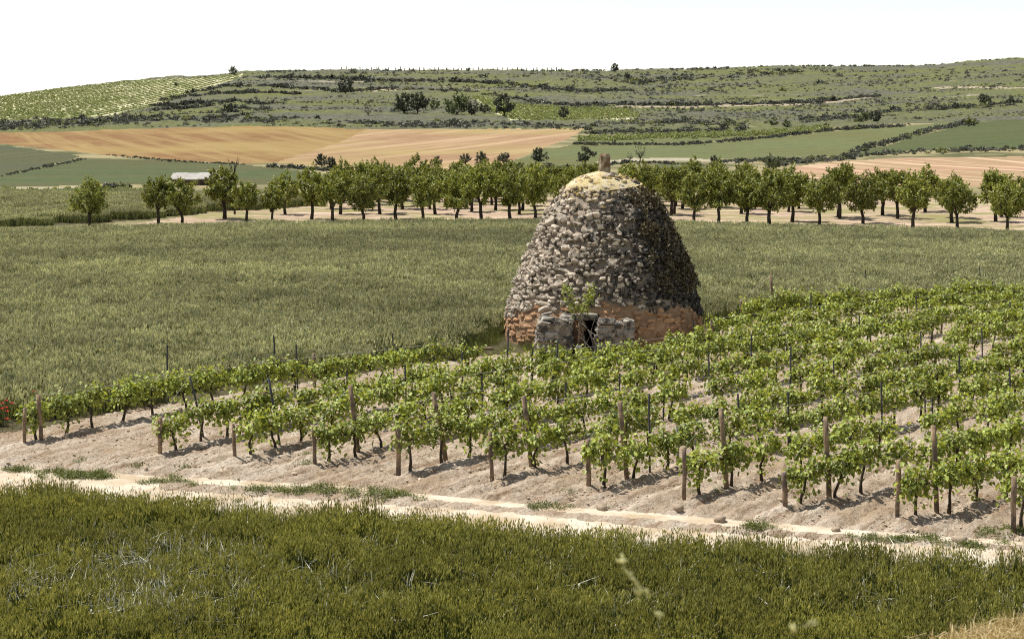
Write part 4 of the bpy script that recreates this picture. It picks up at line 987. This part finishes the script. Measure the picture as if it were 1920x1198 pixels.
def dead_tree():
    b = g1(440, 402); root = empty('dead_tree', b, 'dead twigs rising bare beside the tall yellow-green almond tree', 'dead tree')
    tr = MB(); tube(tr, [(0, 0, -.1), (.05, 0, 2), (0, 0, 3.4)], [.1, .08, .05], 6); link('trunk', tr.mesh('dead_trunk', M['almond_bark']), root)
    for j in range(9):
        mb = MB(); a = R.uniform(0, 6.28); p = [(0, 0, 3.2 + R.uniform(0, .3))]; d = np.array([math.cos(a) * .35, math.sin(a) * .35, 1.])
        for q_ in range(4): p.append(tuple(np.array(p[-1]) + d * .36)); d = d + R.normal(0, .15, 3)
        tube(mb, p, np.linspace(.035, .012, 5), 5); link('branch', mb.mesh('dead_twig', M['almond_bark']), root)
dead_tree()

# ------------------------------------------------------------------ scrub, hedges and far vines (uncountable)
def shrub_src(kind, mat, n=7, leafs=90):
    ms = []
    for j in range(n):
        r = np.random.RandomState(1200 + j + hash(kind) % 1); mb = MB()
        d = rand_dirs(leafs, r); d[:, 2] = np.abs(d[:, 2]); C = d * r.uniform(.45, 1, (leafs, 1)) * [1, 1, .8] * (1 + .3 * np.sin(d[:, :1] * 5 + j))
        leaves(mb, C, d + .8 * rand_dirs(leafs, r), d + .7 * rand_dirs(leafs, r) + [0, 0, .3], r.uniform(.35, .6, leafs), r.uniform(.25, .4, leafs)); ms.append(mb.mesh(kind, [M[mat]]))
    source(kind, ms)
M['vine_far'] = foliage_mat('distant_vine_leaf', (.19,.22,.07), (.31,.33,.13), .8, .2, (1.2, 1.2, .6))
M['scrub_dark'] = foliage_mat('dark_terrace_scrub', (.035,.04,.027), (.09,.092,.062), .8, .1, (1.1, 1.1, .8))
shrub_src('dark_scrub', 'scrub_dark'); shrub_src('far_vine', 'vine_far'); shrub_src('scrub', 'scrub'); shrub_src('green_scrub', 'scrub_green')
def along(pl, n, jx=4, jy=1.5):
    pl = np.array(pl, float); d = np.concatenate([[0], np.cumsum(np.hypot(*np.diff(pl, axis=0).T))]); s = R.uniform(0, d[-1], n)
    return np.stack([np.interp(s, d, pl[:, 0]) + R.normal(0, jx, n), np.interp(s, d, pl[:, 1]) + R.normal(0, jy, n)], -1)
TERR = [([(354, 177), (417, 163), (500, 162), (584, 168), (640, 172), (740, 168), (854, 172), (927, 180), (974, 188), (1057, 197), (1174, 197), (1280, 197)], 420, 1.3),
        ([(284, 200), (367, 195), (450, 192), (510, 197)], 120, 1.2), ([(300, 190), (400, 176), (480, 174), (560, 178)], 120, 1.2), ([(290, 207), (380, 203), (500, 205)], 120, 1.5),
        ([(640, 152), (740, 152), (840, 153), (940, 156), (1040, 168), (1107, 172), (1180, 170)], 240, 1.3), ([(460, 148), (560, 146), (680, 149)], 110, 1.2),
        ([(1280, 197), (1380, 196), (1514, 193), (1650, 180)], 190, 1.3), ([(0, 240), (200, 230), (340, 226), (560, 226)], 300, 5), ([(0, 236), (130, 228), (260, 222), (500, 214)], 300, 4),
        ([(480, 228), (640, 232), (800, 233), (1000, 236), (1110, 240)], 420, 3.5), ([(1110, 236), (1280, 232), (1400, 240)], 260, 6), ([(1497, 226), (1614, 219), (1714, 210), (1780, 204), (1920, 196)], 380, 6),
        ([(1078, 271), (1280, 272), (1450, 258), (1545, 246), (1700, 236)], 300, 1.2), ([(1580, 294), (1640, 275), (1740, 245), (1830, 229)], 190, 2.2), ([(1335, 305), (1440, 302), (1560, 298), (1700, 285), (1920, 280), (2100, 278)], 330, 2.6), ([(1440, 310), (1520, 304), (1600, 296)], 110, 3),
        ([(1110, 150), (1300, 150), (1500, 135)], 160, 6), ([(1100, 250), (1250, 246), (1400, 244)], 200, 3.5), ([(200, 291), (330, 303), (460, 309)], 90, .8), ([(0, 331), (60, 319), (160, 298)], 80, .8), ([(505, 313), (560, 316), (640, 322)], 60, 1.5), ([(1040, 320), (1180, 305), (1330, 310)], 60, 1.5), ([(190, 353), (240, 352)], 26, 1.5), ([(640, 326), (900, 322), (1080, 322)], 90, 3)]
allp = []; alls = []; darkp = []; darks = []
for pl, n, jy in TERR:
    n = int(n * 1.7); p = along(pl, n, 5, jy * .7); dk = R.rand(n) < (.85 if jy < 2 else .45); sz_ = np.exp(R.normal(-.6, .42, n)) * (.6 if jy < 1 else 1); darkp.append(p[dk]); darks.append(sz_[dk]); allp.append(p[~dk]); alls.append(sz_[~dk])
n = 26000; p = np.stack([R.uniform(-120, 2050, n), R.uniform(118, 240, n)], -1)
g = G(p[:, 0], p[:, 1]); dn = fbm(g[:, 0] * .012, g[:, 1] * .03, 91, 4)
sky_y = np.interp(p[:, 0], K3[:, 0], K3[:, 1]); bot = np.interp(p[:, 0], K2[:, 0], K2[:, 1])
hv = inpoly(p[:, 0], p[:, 1], REG[2][2]) | inpoly(p[:, 0], p[:, 1], REG[3][2])
m = (p[:, 1] > sky_y + 1) & (p[:, 1] < bot - 2) & ~hv & (dn + (.08 * (p[:, 0] > 1150)) + R.uniform(-.12, .12, n) > .5)
allp.append(p[m]); alls.append(np.exp(R.normal(-1.45, .5, m.sum())))
sx = R.uniform(440, 1920, 260); allp.append(np.stack([sx, np.interp(sx, K3[:, 0], K3[:, 1]) + 1.0], -1)); alls.append(R.uniform(.3, .8, 260))
allp = np.concatenate(allp); alls = np.concatenate(alls)
g = G(allp[:, 0], allp[:, 1]); grn = R.rand(len(g)) < .2
dp = np.concatenate(darkp); gd = G(dp[:, 0], dp[:, 1]); scatter('terrace_scrub', gd, 'dark_scrub', scl=np.concatenate(darks) * np.clip(gd[:, 1] / 600, .45, 1.25), label='dark scrub in thin lines along the terrace edges')
scatter('hillside_scrub', g[~grn], 'scrub', scl=alls[~grn] * np.clip(g[~grn, 1] / 600, .45, 1.25), label='grey heath scrub lining the terraces of the far hill')
scatter('hillside_bushes', g[grn], 'green_scrub', scl=alls[grn] * np.clip(g[grn, 1] / 600, .45, 1.25), label='greener low bushes dotted over the far hill')
# hillside vineyards: rows of tiny vines
poly = REG[2][2]; a = g1(0, 200); pts = []
X, Y = np.meshgrid(np.arange(-330, -60, 4.4), np.arange(430, 850, 1.3)); X = X + (Y - 600) * .05
X = (X + R.normal(0, .16, X.shape)).ravel(); Y = (Y + R.normal(0, .4, Y.shape)).ravel(); Z = height(X, Y); px, py = to_px(X, Y, Z)
m = inpoly(px, py, poly) & (px > -150) & (R.rand(len(px)) > .15); scatter('hillside_vines', np.stack([X, Y, Z], -1)[m], 'far_vine', scl=R.uniform(.34, .55, m.sum()), label='rows of small vines on the pale hillside vineyard')
poly = REG[3][2]; X, Y = np.meshgrid(np.arange(-150, 60, 1.7), np.arange(430, 640, 4.4)); X = (X + (Y - 430) * .7 - 60 + R.normal(0, .15, X.shape)).ravel(); Y = (Y + R.normal(0, .3, Y.shape)).ravel(); Z = height(X, Y); px, py = to_px(X, Y, Z)
m = inpoly(px, py, poly); scatter('terrace_vines', np.stack([X, Y, Z], -1)[m], 'far_vine', scl=R.uniform(.5, .8, m.sum()), label='slanting rows of bright vines in the small terraced vineyard')
p = np.concatenate([along([(1085, 262), (1280, 256), (1440, 251), (1550, 241)], 420, 3, 2.2), along([(-60, 366), (0, 364), (140, 362), (250, 361), (300, 364)], 240, 3, 2.6), along([(400, 362), (440, 360)], 30, 3, 3), along([(640, 350), (600, 370), (400, 366)], 90, 6, 4)])
gg = G(p[:, 0], p[:, 1]); scatter('strip_vines', gg, 'far_vine', scl=R.uniform(.5, .8, len(p)) * np.clip(gg[:, 1] / 380, .6, 1), label='bright green strip of vines along the field edges')
# row of little stakes on the skyline
mb = MB(); nS = 46
for x in np.linspace(640, 1052, nS):
    b = g1(x + R.normal(0, 1.5), np.interp(x, K3[:, 0], K3[:, 1]) + .6); h = R.uniform(1.2, 2.2); tube(mb, [(b.x, b.y, b.z - .3), (b.x + R.normal(0, .1), b.y, b.z + h)], [.28, .22], 5)
link('skyline_saplings', mb.mesh('skyline_saplings', M['oak_leaf']), kind='stuff', label='line of tiny saplings along the skyline')

# ------------------------------------------------------------------ small things
for i, (x, y, s_) in enumerate([(1350, 977, .16), (1567, 995, .1), (1798, 1016, .17), (1129, 955, .13), (1270, 955, .15)]):
    V, F = ico(2); r = np.random.RandomState(1500 + i); mb = MB(); mb.add(np.sign(V) * np.abs(V) ** .7 * (1 + .25 * (r.rand(len(V), 1) - .5)) * [s_, s_ * .8, s_ * .55], F)
    lab = ['dark stone on the track below the eighth row post', 'small dark stone lying in the track rut', 'pale angular stone on the track near the last stakes', 'flat stone on the track below the seventh row post', 'half buried stone beside the foot of the eighth headland stake'][i]
    o = link('stone', mb.mesh('track_stone', M['rock']), label=lab, category='stone', group='stones on the dirt track'); b = g1(x, y); o.location = (b.x, b.y, s_ * .3); o.rotation_euler = (0, 0, R.uniform(0, 6))
POP = [(4, 757, 'poppy at the very edge of the group in the wheat'), (12, 752, 'topmost red poppy of the group in the wheat'), (11, 765, 'largest red poppy of the group in the wheat'), (13, 772, 'lowest red poppy of the group in the wheat'), (3, 767, 'red poppy half hidden behind wheat in the group'), (22, 757, 'pale red poppy at the inner side of the group'), (64, 735, 'lone poppy just behind the first headland stake'), (134, 754, 'lone poppy between the first two vines of the first row'), (13, 786, 'faded low poppy below the group in the wheat')]
for i, (x, y, lab) in enumerate(POP):
    b = g1(x, y + 44); u, e = ue(x, y); hz = CAM_H + float(e) * b.y
    root = empty('poppy', (float(u) * b.y, b.y, 0), lab, 'poppy', 'red poppies in the wheat edge')
    st_ = MB(); tube(st_, [(0, 0, 0), (.02, .01, hz * .5), (0, 0, hz)], [.006, .005, .004], 5); link('stem', st_.mesh('poppy_stem', M['weed']), root)
    for q_ in range(4):
        mb = MB(); a = q_ * math.pi / 2; V = [(0, 0, 0)]
        for t_ in np.linspace(-.75, .75, 5): V.append((math.cos(a + t_) * .06, math.sin(a + t_) * .06, .03 + .02 * math.cos(t_ * 4)))
        mb.add(V, np.array([(0, j, j + 1) for j in range(1, 5)])); o = link('petal', mb.mesh('poppy_petal', M['poppy']), root); o.location = (0, 0, hz)
# straw on the near mound and near seed heads
ms = []
for j in range(4):
    mb = MB(); r = np.random.RandomState(1600 + j); blades(mb, 150, .5, .04, .14, .006, .7, 0, r); ms.append(mb.mesh('straw', [M['straw']]))
source('straw', ms)
n = 900; X = R.normal(3.3, 1.3, n); Y = R.normal(9.4, 1.2, n); m = (Y > 7.2) & (Y < 12); 
scatter('dry_grass', np.stack([X, Y, bank_h(X, Y) - .02], -1)[m], 'straw', label='dry golden grass on the near mound in the corner')
def seed_stalk(label, p0, pts, sizes):
    """a tall grass stalk on the bank with pale drooping seed heads"""
    root = empty('grass_stalk', p0, label, 'grass stalk', 'pale grass stalks close to the camera')
    st_ = MB(); P = np.array([np.zeros(3)] + [np.array(q) - np.array(p0) for q in pts]); tube(st_, P, np.linspace(.0012, .0007, len(P)), 5); link('stem', st_.mesh('stalk_stem', M['weed']), root)
    V, F = ico(2)
    for q, (L, w, tx) in zip(pts, sizes):
        L, w = L * .8, w * .75; mb = MB(); g_ = R.normal(0, 1, (9, 3)) * [.5, .5, .45]; Vv = np.concatenate([V * [.34, .34, .36] + q_ for q_ in g_]) * [w, w, L]; c_, s_ = math.cos(tx), math.sin(tx); Vv = np.stack([Vv[:, 0] * c_ + Vv[:, 2] * s_, Vv[:, 1], -Vv[:, 0] * s_ + Vv[:, 2] * c_], -1)
        mb.add(Vv, np.concatenate([F + len(V) * q_ for q_ in range(9)])); o = link('seed_head', mb.mesh('seed_head', M['spikelet']), root); o.location = Vector(q) - Vector(p0)
def near_pt(x, y, d):
    u, e = ue(x, y); return (float(u) * d, d, CAM_H + float(e) * d)
D = 3.2
seed_stalk('grass stalk bearing a slanting chain of pale blurred seed heads', (near_pt(1255, 1198, D)[0], D + .05, bank_h(np.array([.3]), np.array([D]))[0]),
           [near_pt(1236, 1152, D), near_pt(1197, 1102, D), near_pt(1181, 1077, D), near_pt(1166, 1050, D)], [(.012, .011, 0), (.026, .012, -.6), (.017, .012, -.5), (.016, .012, -.9)])
seed_stalk('short grass stalk with two pale blurred seed heads spread apart', (near_pt(1495, 1198, D)[0], D + .05, bank_h(np.array([.6]), np.array([D]))[0]),
           [near_pt(1487, 1178, D), near_pt(1519, 1168, D)], [(.020, .008, -.2), (.022, .009, 1.2)])
